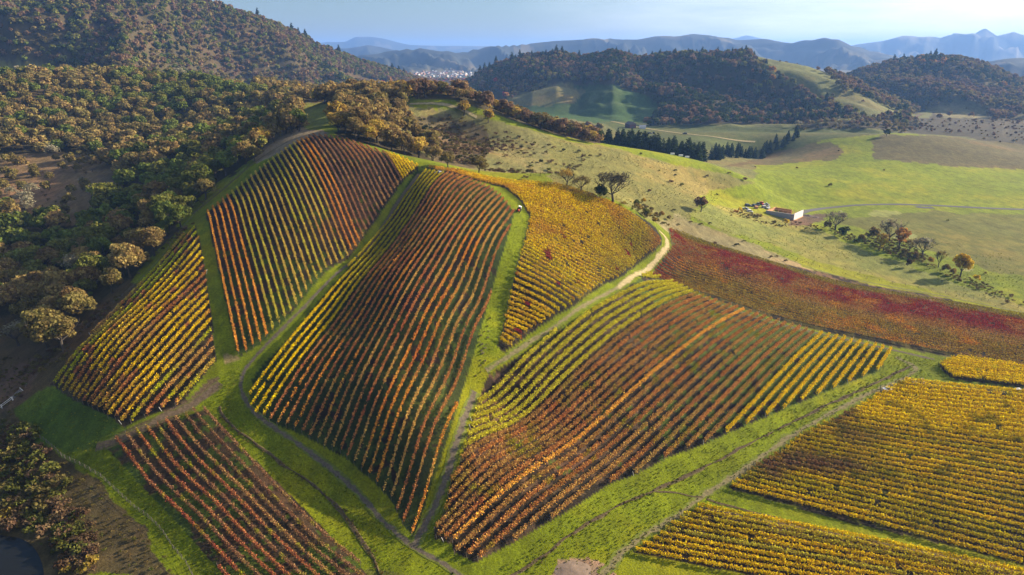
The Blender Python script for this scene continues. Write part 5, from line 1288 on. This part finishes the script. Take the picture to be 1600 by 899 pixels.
G_AREAS = [
    dict(poly=[(770, 899), (900, 795), (1000, 745), (1140, 682), (1280, 622), (1375, 585), (1395, 552), (1465, 565), (1480, 590), (1420, 594), (1365, 618), (1245, 680), (1150, 748), (1135, 765), (1180, 780), (1090, 790), (985, 862), (960, 899)], y=(110, 330), sp=1.05, occ=0.62, pal=GR, size=(0.2, 0.55), tone=(.8, 1.15)),
    dict(poly=[(320, 642), (345, 600), (375, 565), (385, 600), (380, 640), (420, 670), (480, 705), (540, 755), (600, 820), (640, 858), (720, 899), (570, 899), (480, 800), (400, 720)], y=(110, 260), sp=1.05, occ=0.62, pal=GR, size=(0.2, 0.55), tone=(.8, 1.15)),
    dict(poly=[(30, 640), (80, 605), (190, 668), (170, 700), (220, 760), (350, 905), (300, 905), (200, 785), (100, 715)], y=(110, 260), sp=1.2, occ=0.6, pal=GR, size=(0.2, 0.5), tone=(.7, 1.1)),
    dict(poly=[(806, 335), (825, 345), (806, 440), (775, 560), (1000, 440), (1010, 432), (760, 590), (735, 610), (650, 835), (700, 700), (742, 560), (775, 450)], y=(140, 330), sp=1.2, occ=0.55, pal=GR, size=(0.2, 0.5), tone=(.8, 1.1)),
    dict(poly=[(800, 205), (960, 238), (1110, 270), (1150, 290), (1080, 345), (1040, 350), (980, 325), (860, 283), (770, 262)], y=(345, 620), sp=2.6, occ=0.5, pal=GRD, size=(0.3, 0.9), tone=(.7, 1.1)),
    dict(poly=[(1050, 340), (1140, 366), (1260, 417), (1600, 489), (1600, 400), (1300, 350), (1100, 320)], y=(285, 520), sp=2.4, occ=0.4, pal=GR[:2] + GRD[:1], size=(0.3, 0.7), tone=(.8, 1.1)),
]
gx_, gy_, gs_, gc_ = scatter(G_AREAS, 500)
scatter_object('grass', 'tufted green and straw coloured grass on the headlands and slopes', ng2, gx_, gy_, gs_, gc_, 0.9)

# ------------------------------------------------------------------ pond at the lower left corner
pw = dropl([(-60, 845), (20, 838), (50, 850), (66, 878), (70, 905), (60, 940), (-60, 940)], 260)
pb = MB(); zc = float(gz(*pw.mean(0))[0])
wm, wnn, wll = new_mat('dark_water')
wo = wnn.new('ShaderNodeOutputMaterial'); wb = wnn.new('ShaderNodeBsdfPrincipled'); wb.inputs['Base Color'].default_value = (0.010, 0.010, 0.008, 1); wb.inputs['Roughness'].default_value = 0.25; wb.inputs['Specular IOR Level'].default_value = 0.3
wno = wnn.new('ShaderNodeTexNoise'); wno.inputs['Scale'].default_value = 2.5; wbp = wnn.new('ShaderNodeBump'); wbp.inputs['Strength'].default_value = 0.15; wbp.inputs['Distance'].default_value = 0.02
wll.new(wno.outputs['Fac'], wbp.inputs['Height']); wll.new(wbp.outputs['Normal'], wb.inputs['Normal']); wll.new(wb.outputs['BSDF'], wo.inputs['Surface'])
pts_ = smooth(np.concatenate([pw, pw[:1]]), 3)[:-1]
zt = float(np.max(gz(pts_[:, 0], pts_[:, 1]))) + 0.12
pm = bpy.data.meshes.new('pond_water'); pm.from_pydata([(x, y, zt) for x, y in pts_], [], [tuple(range(len(pts_)))]); pm.materials.append(wm)
po = bpy.data.objects.new('pond_water', pm); COL.objects.link(po); tag(po, kind='structure')

# ------------------------------------------------------------------ fences
def fence(label, px_pts, ymax, spacing, hgt, wires=2, rail=False, mat=M_POST, wp=None):
    pts = dropl(px_pts, ymax) if wp is None else wp
    pts = dense(pts, 0.5); seg = np.linalg.norm(np.diff(pts, axis=0), axis=1); cum = np.concatenate([[0], np.cumsum(seg)])
    L = cum[-1]; n = min(int(L / spacing), 98)
    st = np.linspace(0, L, n + 1)
    P = np.stack([np.interp(st, cum, pts[:, 0]), np.interp(st, cum, pts[:, 1])], 1); Z = gz(P[:, 0], P[:, 1])
    root = empty('rail_fence' if rail else 'wire_fence', (P[0, 0], P[0, 1], Z[0])); tag(root, label, 'fence')
    m = MB(); m.tube([(0, 0, -0.3), (0.02, 0.0, hgt)], 0.075 if not rail else 0.09, 5)
    src = None
    for i in range(n + 1):
        o = m.build('post', mat, root) if src is None else src.copy()
        if src is None: src = o
        else: COL.objects.link(o); o.parent = root
        o.location = (P[i, 0] - P[0, 0], P[i, 1] - P[0, 1], Z[i] - Z[0]); o.rotation_euler = (random.uniform(-.07, .07), random.uniform(-.07, .07), 0)
    for w in range(wires):
        h = hgt * (0.9 - w * 0.38)
        mm = MB(); mm.tube([(P[i, 0] - P[0, 0], P[i, 1] - P[0, 1], Z[i] - Z[0] + h) for i in range(n + 1)], 0.07 if rail else 0.015, 4)
        mm.build('rail' if rail else 'wire', mat if rail else M_WIRE, root)
fence('leaning post and wire fence between the dark red block and the rough ground', [(40, 672), (70, 690), (99, 716), (139, 735), (159, 747), (185, 771), (212, 796), (232, 810), (252, 829), (271, 858), (291, 881), (300, 899), (310, 920)], 300, 2.3, 1.45, 3)
fence('long wire fence along the shaded bank between the gold block and the wood', [(40, 607), (62, 585), (90, 562), (125, 525), (160, 488), (195, 462), (230, 430), (262, 392), (290, 352), (320, 318), (360, 286), (400, 250), (432, 230)], 420, 4.0, 1.3, 2)
fence('pale wooden rail fence with a top bar at the left edge', [(-14, 650), (0, 641), (10, 633), (20, 626)], 260, 2.5, 1.5, 2, True, M_WPOST)
fence('faint wire fence running beside the field path above the crimson block', [(1062, 334), (1140, 362), (1200, 388), (1260, 412), (1330, 431), (1450, 453), (1600, 484), (1690, 505)], 560, 6.0, 1.3, 2)
# field gate joining the rail fence
g0, g1 = drop(21, 625, 260), drop(38, 609, 260)
gl = float(np.linalg.norm(g1 - g0)); ga_ = math.atan2(g1[1] - g0[1], g1[0] - g0[0])
gt = empty('field_gate', (g0[0], g0[1], float(gz(*g0)[0])), ga_); gt.rotation_euler[1] = -math.atan2(float(gz(*g1)[0] - gz(*g0)[0]), gl)
tag(gt, 'grey barred metal field gate at the end of the rail fence', 'gate')
m = MB()
for k in range(6): m.tube([(0.1, 0, 0.25 + k * 0.22), (gl - 0.1, 0, 0.25 + k * 0.22)], 0.03, 5)
for t_ in (0.1, gl / 2, gl - 0.1): m.tube([(t_, 0, 0.2), (t_, 0, 1.4)], 0.035, 5)
m.build('gate_frame', M_GREY, gt)
for t_ in (0, gl):
    m = MB(); m.tube([(t_, 0, -0.4), (t_, 0, 1.7)], 0.10, 6); m.build('gate_post', M_WPOST, gt)

# ------------------------------------------------------------------ vehicles
def wheel_set(root, xs, ys, rad, wid, proto={}):
    for x in xs:
        for y in ys:
            key = (rad, wid)
            w = empty('wheel', (x, y, rad)); w.parent = root
            if key not in proto:
                m = MB(); m.tube([(0, -wid / 2, 0), (0, wid / 2, 0)], rad, 14); t = m.build('tyre', M_TYRE, w)
                m = MB(); m.tube([(0, -wid / 2 - .01, 0), (0, wid / 2 + .01, 0)], rad * .55, 10); r_ = m.build('rim', M_GREY, w)
                proto[key] = (t, r_)
            else:
                for q in proto[key]:
                    c = q.copy(); COL.objects.link(c); c.parent = w
def place(name, px, py, ymax, rz, label, cat, group=None):
    p = drop(px, py, ymax); x, y = float(p[0]), float(p[1])
    e = empty(name, (x, y, float(gz(x, y)[0]) + 0.02), rz)
    # sit on the slope
    d = 1.2; zx = float(gz(x + d * math.cos(rz), y + d * math.sin(rz))[0] - gz(x - d * math.cos(rz), y - d * math.sin(rz))[0]) / (2 * d)
    zy = float(gz(x - d * math.sin(rz), y + d * math.cos(rz))[0] - gz(x + d * math.sin(rz), y - d * math.cos(rz))[0]) / (2 * d)
    e.rotation_euler = (math.atan(zy), -math.atan(zx), rz)
    tag(e, label, cat, group); return e
def car(root, body, kind='pickup', L=4.9, W=1.85, bed=None):
    m = MB()
    prof = [(-L / 2, .42), (L / 2 - .1, .42), (L / 2, .62), (L / 2 - .05, .92), (L / 2 - 1.25, 1.08), (-L / 2, 1.08)] if kind == 'pickup' else [(-L / 2, .42), (L / 2 - .1, .42), (L / 2, .6), (L / 2 - .1, .9), (L / 2 - 1.2, 1.02), (-L / 2 + .1, 1.02)]
    m.prism(prof, -W / 2, W / 2); m.build('body', body, root, .05)
    x0, x1 = (-.55, 1.2) if kind == 'pickup' else (-L / 2 + .25, 1.2)
    m = MB(); m.prism([(x0, 1.06), (x1, 1.06), (x1 - .6, 1.72), (x0 + .15, 1.72)], -W / 2 + .1, W / 2 - .1); m.build('cab_glass', M_GLASS, root, .03)
    m = MB(); m.box(((x0 + x1) / 2 - .22, 0, 1.75), (x1 - x0 - .72, W - .22, .07)); m.build('roof', body, root, .02)
    if bed:
        m = MB(); m.box((-L / 2 + .95, 0, 1.33), (1.8, W - .1, .52)); m.build('canopy', bed, root, .04)
    for sy in (-1, 1):
        m = MB(); m.box((L / 2 - .02, sy * W * .36, .78), (.08, .34, .18)); m.build('headlight', M_WHITE, root)
    wheel_set(root, (-L / 2 + .95, L / 2 - .95), (-W / 2 + .1, W / 2 - .1), .36, .24)
e = place('pickup_truck', 685.5, 272, 400, R(160), 'blue pickup with a white load bed parked above the middle rows', 'pickup'); car(e, M_BLUE, 'pickup', bed=M_WHITE); e.scale = (.85, .85, .85)
e = place('pickup_truck', 1385, 611, 400, R(25), 'white pickup parked at the corner of the lower right block', 'pickup'); car(e, M_WHITE, 'pickup', bed=M_WHITE); e.scale = (.8, .8, .8)
# tractor facing the camera on the crest
e = place('tractor', 810, 331, 330, R(-100), 'small tractor with a red hood and pale roof on the grass strip', 'tractor')
m = MB(); m.box((0.9, 0, 1.05), (1.7, .7, .6), taper=.92); m.build('hood', M_RED, e, .05)
m = MB(); m.box((-.1, 0, .8), (2.6, .5, .4)); m.build('chassis', M_DARK, e)
m = MB(); m.box((-.65, 0, 1.75), (1.2, 1.2, 1.2), taper=.9); m.build('cab_glass', M_GLASS, e, .03)
m = MB(); m.box((-.65, 0, 2.42), (1.4, 1.4, .12)); m.build('cab_roof', M_WHITE, e, .03)
m = MB(); m.box((-1.9, 0, 1.2), (1.0, 1.5, 1.0), taper=.85); m.build('spray_tank', M_WHITE, e, .1)
wheel_set(e, (-.8,), (-.75, .75), .72, .42); wheel_set(e, (1.35,), (-.65, .65), .42, .28)
# person beside the white pickup
def person(px, py, ymax, rz, label, shirt, trousers):
    e = place('person', px, py, ymax, rz, label, 'person'); e.rotation_euler = (0, 0, rz)
    J = [((0, 0, .95), .155), ((0, 0, 1.15), .135), ((0, 0, 1.36), .165), ((0, 0, 1.50), .065), ((0, .01, 1.62), .10), ((0, .01, 1.74), .075),
         ((.20, 0, 1.40), .06), ((.27, .02, 1.14), .045), ((.25, .10, .90), .035), ((.25, .13, .80), .04), ((-.20, 0, 1.40), .06), ((-.27, .02, 1.14), .045), ((-.25, .10, .90), .035), ((-.25, .13, .80), .04),
         ((.10, 0, .86), .10), ((.11, .02, .48), .07), ((.11, 0, .09), .048), ((.11, .13, .05), .045), ((-.10, 0, .86), .10), ((-.11, .02, .48), .07), ((-.11, 0, .09), .048), ((-.11, .13, .05), .045)]
    E = [(0, 1), (1, 2), (2, 3), (3, 4), (4, 5), (2, 6), (6, 7), (7, 8), (8, 9), (2, 10), (10, 11), (11, 12), (12, 13), (0, 14), (14, 15), (15, 16), (16, 17), (0, 18), (18, 19), (19, 20), (20, 21)]
    me = bpy.data.meshes.new('body'); me.from_pydata([j[0] for j in J], E, []); me.update()
    o = bpy.data.objects.new('body', me); COL.objects.link(o); o.parent = e; me.materials.append(shirt)
    sk = o.modifiers.new('skin', 'SKIN')
    for i, j in enumerate(J): me.skin_vertices[0].data[i].radius = (j[1], j[1])
    me.skin_vertices[0].data[0].use_root = True
    o.modifiers.new('sub', 'SUBSURF').levels = 1
    m = MB(); m.tube([(0, .0, 1.68), (0, -.01, 1.80)], [.105, .06], 10); m.build('hair', M_DARK, e)
    for s_ in (-1, 1):
        m = MB(); m.tube([(s_ * .09, 0, .95), (s_ * .11, .02, .5), (s_ * .11, 0, .12)], [.125, .095, .08], 10); m.build('trouser_leg', trousers, e)
M_CLOTH = plain('blue_cloth', (0.05, 0.09, 0.16), 0.9)
person(1375, 609, 400, R(60), 'person in dark clothes standing beside the white pickup', M_CLOTH, M_DARK)
# crate on the ground, cart and pole at the right edge
e = place('crate', 1372, 616, 400, R(15), 'red picking crate on the grass in front of the white pickup', 'crate')
m = MB()
for sx, sy, dx, dy in ((0, .24, .8, .04), (0, -.24, .8, .04), (.38, 0, .04, .44), (-.38, 0, .04, .44)): m.box((sx, sy, .24), (dx, dy, .42))
m.box((0, 0, .05), (.76, .44, .05)); m.build('crate_sides', M_RED, e)
e = place('utility_cart', 1589.5, 611, 400, R(8), 'small pale utility cart on the lane at the right edge', 'cart')
m = MB(); m.box((0, 0, .75), (2.0, 1.1, .35), taper=1.08); m.build('cart_body', M_WHITE, e, .04)
m = MB(); m.tube([(-1.0, 0, .65), (-1.8, 0, .4)], .05, 6); m.build('drawbar', M_DARK, e)
wheel_set(e, (0,), (-.6, .6), .36, .2)
e = place('grey_pole', 1599, 613, 400, 0, 'stout grey pole standing at the right edge of the lane', 'pole')
m = MB(); m.tube([(0, 0, -.4), (0, 0, 5.2)], [.30, .27], 12); m.build('shaft', M_GREY, e)
m = MB(); m.box((0, 0, .06), (1.0, 1.0, .25)); m.build('base_block', M_CONC_SHADE, e, .03)
# stones heaped at the corner of the lane
sp_ = drop(1436, 597, 400)
for i in range(16):
    ang = RNG.uniform(0, 6.28); rad_ = abs(RNG.normal(0, 1.0))
    x, y = sp_[0] + math.cos(ang) * rad_ * 2.0, sp_[1] + math.sin(ang) * rad_ * .9
    rngb = np.random.default_rng(i); d = rngb.normal(size=(22, 3)); d /= np.linalg.norm(d, axis=1)[:, None]; r_ = rngb.uniform(.35, .8)
    import bmesh
    bm = bmesh.new()
    for v_ in d: bm.verts.new(tuple(v_ * r_ * [1.2, 1, .75] * rngb.uniform(.85, 1.1)))
    bmesh.ops.convex_hull(bm, input=bm.verts)
    bmesh.ops.delete(bm, geom=[v_ for v_ in bm.verts if not v_.link_faces], context='VERTS')
    me = bpy.data.meshes.new('boulder'); bm.to_mesh(me); bm.free(); me.materials.append(M_ROCK)
    o = bpy.data.objects.new('boulder', me); COL.objects.link(o); o.location = (x, y, float(gz(x, y)[0]) + r_ * .35)
    tag(o, 'dark grey boulder in the stone heap at the corner of the shaded lane', 'boulder', 'boulders heaped at the corner of the lane')

# ------------------------------------------------------------------ unfinished building with parked machines
b1 = drop(1240, 345, 640); b0 = b1 - 20.0 * np.array([math.cos(R(-42)), math.sin(R(-42))])
e1 = (b1 - b0) / np.linalg.norm(b1 - b0); Lb = float(np.linalg.norm(b1 - b0)); rz = math.atan2(e1[1], e1[0])
zb = float(min(gz(*b0)[0], gz(*b1)[0]))
e = empty('unfinished_building', (b0[0], b0[1], zb), rz); tag(e, 'half built shed with white walls, open roof and bare timber frame', 'building')
Wb, Hb = 17.0, 3.8
m = MB(); m.box((Lb / 2, Wb / 2, .05), (Lb + .6, Wb + .6, .5)); m.build('floor_slab', M_WOOD, e)
def wall(c, d, mat): m = MB(); m.box(c, d); m.build('wall', mat, e)
wall((Lb / 2, .1, Hb / 2 + .3), (Lb, .2, Hb), M_CONC_SHADE); wall((Lb - .1, Wb / 2 + .1, Hb / 2 + .7), (.2, Wb - .2, Hb + .8), M_PANEL)  # front wall gets the darker grey so its shade is in the colour
wall((.1, Wb * .5 + .1, Hb / 2 + .3), (.2, Wb - .2, Hb), M_WOOD)
wall((Lb * .3, Wb - .1, Hb / 2 + .1), (Lb * .6, .2, Hb - .4), M_WOOD)
for i in range(9):
    m = MB(); m.box((1.2 + i * (Lb - 2) / 8.5, Wb - .45, Hb / 2 + .5), (.18, .18, Hb + .4)); m.build('stud', M_WOOD, e)
for i in range(6):
    m = MB(); m.box((2.5 + i * (Lb - 4) / 5, Wb * .5, Hb / 2 + .3), (.22, .22, Hb)); m.build('stud', M_WOOD, e)
m = MB(); m.box((Lb / 2, Wb * .5, Hb + .42), (Lb - .8, .22, .24)); m.build('beam', M_WOOD, e)
m = MB(); m.box((Lb / 2, .1, Hb + .42), (Lb - .1, .34, .16)); m.build('wall_plate', M_PANEL, e)
m = MB()
for k in range(3): m.prism([(Lb + .05, .4), (Lb + 2.2, .1), (Lb + 2.2, .2), (Lb + .05, .55)], 1 + k * .01, 1.3) if k == 0 else None
m.tube([(Lb - 2.0, -2.4, .2), (Lb - 1.6, -.15, 3.0)], .12, 6); m.build('brace', M_WOOD, e)
MACH = [(1168, 322.5, 'dark_car', M_DARK, 'car', 20), (1177, 322.8, 'dark_car', M_DARK, 'car', 200), (1184, 320.5, 'pickup_truck', M_DARK, 'pickup', 80), (1190, 319, 'pickup_truck', M_RED, 'pickup', 100), (1197, 321, 'pickup_truck', M_GREY, 'pickup', 15), (1200, 326, 'pickup_truck', M_WHITE, 'pickup', 60), (1164.5, 328, 'pickup_truck', M_GREY, 'car', 150), (1171, 331.5, 'pickup_truck', M_WHITE, 'car', 10)]
MN = {M_DARK.name: 'dark', M_RED.name: 'rust red', M_GREY.name: 'grey', M_WHITE.name: 'white'}
for i, (px, py, nm, mt, kd, a) in enumerate(MACH):
    nm = 'parked_car' if kd == 'car' else 'pickup_truck'
    p = place(nm, px, py, 700, R(a), f"{MN[mt.name]} {kd} parked in the yard, {ordinal(i + 1)} vehicle counted from the left back", kd, 'vehicles parked beside the unfinished building'); car(p, mt, kd)
for i, (px, py, w_, h_, c_) in enumerate([(1181, 326, 2.4, 2.2, M_WOOD), (1193, 325, 3.0, 2.0, M_CONC_SHADE)]):
    e = place('timber_stack' if i == 0 else 'block_stack', px, py, 700, R(20 * i), ['stack of timber boards between the parked vehicles', 'stack of pale building blocks beside the unfinished building'][i], 'stack')
    m = MB()
    for k in range(5): m.box((0, 0, .2 + k * .36), (w_ + (k % 2) * .2, 1.6, .3))
    m.build('layers', c_, e)
# loose earth heaps
for i, (px, py, r_) in enumerate([(1263, 338, 5.0), (1274, 340, 3.5), (895, 893, 6.0)]):
    p = drop(px, py, 700); n_ = 14
    gx_, gy_ = np.meshgrid(np.linspace(-1, 1, 25), np.linspace(-1, 1, 25)); rr_ = np.hypot(gx_, gy_)
    X3, Y3 = p[0] + gx_ * r_, p[1] + gy_ * r_ * .8
    Z3 = gz(X3.ravel(), Y3.ravel()).reshape(X3.shape) - .25 + r_ * (.28 if i < 2 else .10) * np.clip(np.cos(np.clip(rr_, 0, 1) * np.pi / 2), 0, 1) * (1 + .5 * fbm(X3, Y3, r_ * .4, 4, 60 + i))
    idx = np.arange(24)[:, None] * 25 + np.arange(24)[None]
    Fh = np.stack([idx, idx + 1, idx + 26, idx + 25], -1).reshape(-1, 4)
    o = mesh_np('earth_heap', np.stack([X3, Y3, Z3], -1).reshape(-1, 3), Fh, plain('heaped_earth', (0.20, 0.14, 0.10) if i == 2 else (0.10, 0.07, 0.06), .95, scale=.8, var=.4, bump=.15), smooth_=True)
    tag(o, ['dark earth heap nearest the unfinished building', 'small earth heap at the right of the building yard', 'bare brown earth mound at the bottom edge of the grass headland'][i], 'earth heap')

# ------------------------------------------------------------------ valley farm and the town beyond
def house(px, py, ymax, w, d, h, rz, wmat, rmat, label, group=None, cat='house', Y=None, name='house', detail=False):
    if Y is None: p = drop(px, py, ymax)
    else: u, v = ray(px, py); p = np.array([float(u) * Y, Y])
    e = empty(name, (float(p[0]), float(p[1]), float(gz(*p)[0]) - .3), rz); tag(e, label, cat, group)
    m = MB(); m.box((0, 0, h / 2), (w, d, h)); m.build('wall', wmat, e)
    m = MB(); m.prism([(-w / 2 - .5, h), (w / 2 + .5, h), (0, h + w * .32)], -d / 2 - .5, d / 2 + .5); m.build('roof', rmat, e)
    if detail:
        m = MB(); m.box((0, -d / 2 - .03, 1.6), (w * .35, .08, 3.0)); m.build('door', M_DARK, e)
    return e
M_BARN = plain('barn_boards', (0.10, 0.03, 0.035), 0.8)
house(985, 200, 1500, 11, 14, 6, R(20), M_BARN, M_ROOF, 'dark red barn at the left end of the valley road', cat='barn', name='barn', detail=True)
house(1004, 201, 1500, 7, 9, 3.2, R(80), M_WHITE, M_GREY, 'low white house beside the valley road', detail=True)
house(704, 141, 2600, 9, 12, 4.5, R(40), M_WHITE, M_WHITE, 'white house among the trees in the valley gap', detail=True, Y=1750)
for i, (px, py) in enumerate([(1015, 209.5), (1021, 208.5), (1070, 210)]):
    e = place('parked_car', px, py, 1500, R(15 + 70 * i), ['dark car at the left in the valley meadow', 'dark car at the right in the valley meadow', 'dark car driving on the valley road'][i], 'car'); car(e, M_DARK, 'car'); e.scale = (1.3, 1.3, 1.3)
for i, (px, py) in enumerate([(1050, 251), (1063, 252.5), (1073, 253)]):
    u, v = ray(px, py); Y = 600.0
    p = np.array([float(u) * Y, Y]); e = empty('white_trailer', (p[0], p[1], float(gz(*p)[0])), R(-5)); e.scale = (.6, .6, .6); tag(e, ordinal(i + 1) + ' white trailer from the left under the conifer line', 'trailer', 'white trailers under the conifers')
    m = MB(); m.box((0, 0, 1.6), (6, 2.3, 2.2)); m.build('box_body', M_WHITE, e, .05); wheel_set(e, (-.5, .6), (-1.0, 1.0), .4, .25)
TW = [plain('town_wall_' + n_, c_, .7, var=.05) for n_, c_ in (('white', (.75, .72, .68)), ('tan', (.5, .36, .24)), ('grey', (.35, .35, .38)), ('rose', (.5, .25, .18)))]
TR = [plain('town_roof_' + n_, c_, .7, var=.05) for n_, c_ in (('brown', (.22, .12, .08)), ('grey', (.25, .25, .27)), ('pale', (.5, .48, .46)))]
TWN, TRN = ['white', 'tan', 'grey', 'rose'], ['brown', 'grey', 'pale']
town = []
for i in range(110):
    px = RNG.uniform(648, 750); Y = RNG.uniform(3250, 4300)
    py_ = 0; wi_, ri_ = int(RNG.integers(0, 4)), int(RNG.integers(0, 3))
    town.append([px, Y, wi_, ri_, RNG.uniform(8, 16), RNG.uniform(8, 14), RNG.uniform(3.5, 8)])
town.sort()
cnt = {}
for px, Y, wi_, ri_, w, d, h in town:
    cnt[wi_, ri_] = cnt.get((wi_, ri_), 0) + 1
    house(px, 120, 0, w, d, h, RNG.uniform(0, 3), TW[wi_], TR[ri_], f"{TWN[wi_]} house with a {TRN[ri_]} roof in the distant town, {ordinal(cnt[wi_, ri_])} from the left", 'houses of the distant town', Y=Y, name='town_house')

# ------------------------------------------------------------------ the air of the valley
hz = MB(); hz.box((0, 4000, 210), (36500, 40000, 500))
hm, hn, hl = new_mat('valley_haze')
ho = hn.new('ShaderNodeOutputMaterial'); hv = hn.new('ShaderNodeVolumePrincipled')
hv.inputs['Color'].default_value = (0.24, 0.46, 1.0, 1); hv.inputs['Density'].default_value = 0.00008; hv.inputs['Anisotropy'].default_value = 0.2
hl.new(hv.outputs['Volume'], ho.inputs['Volume'])
haze = hz.build('haze', hm); tag(haze, kind='stuff')
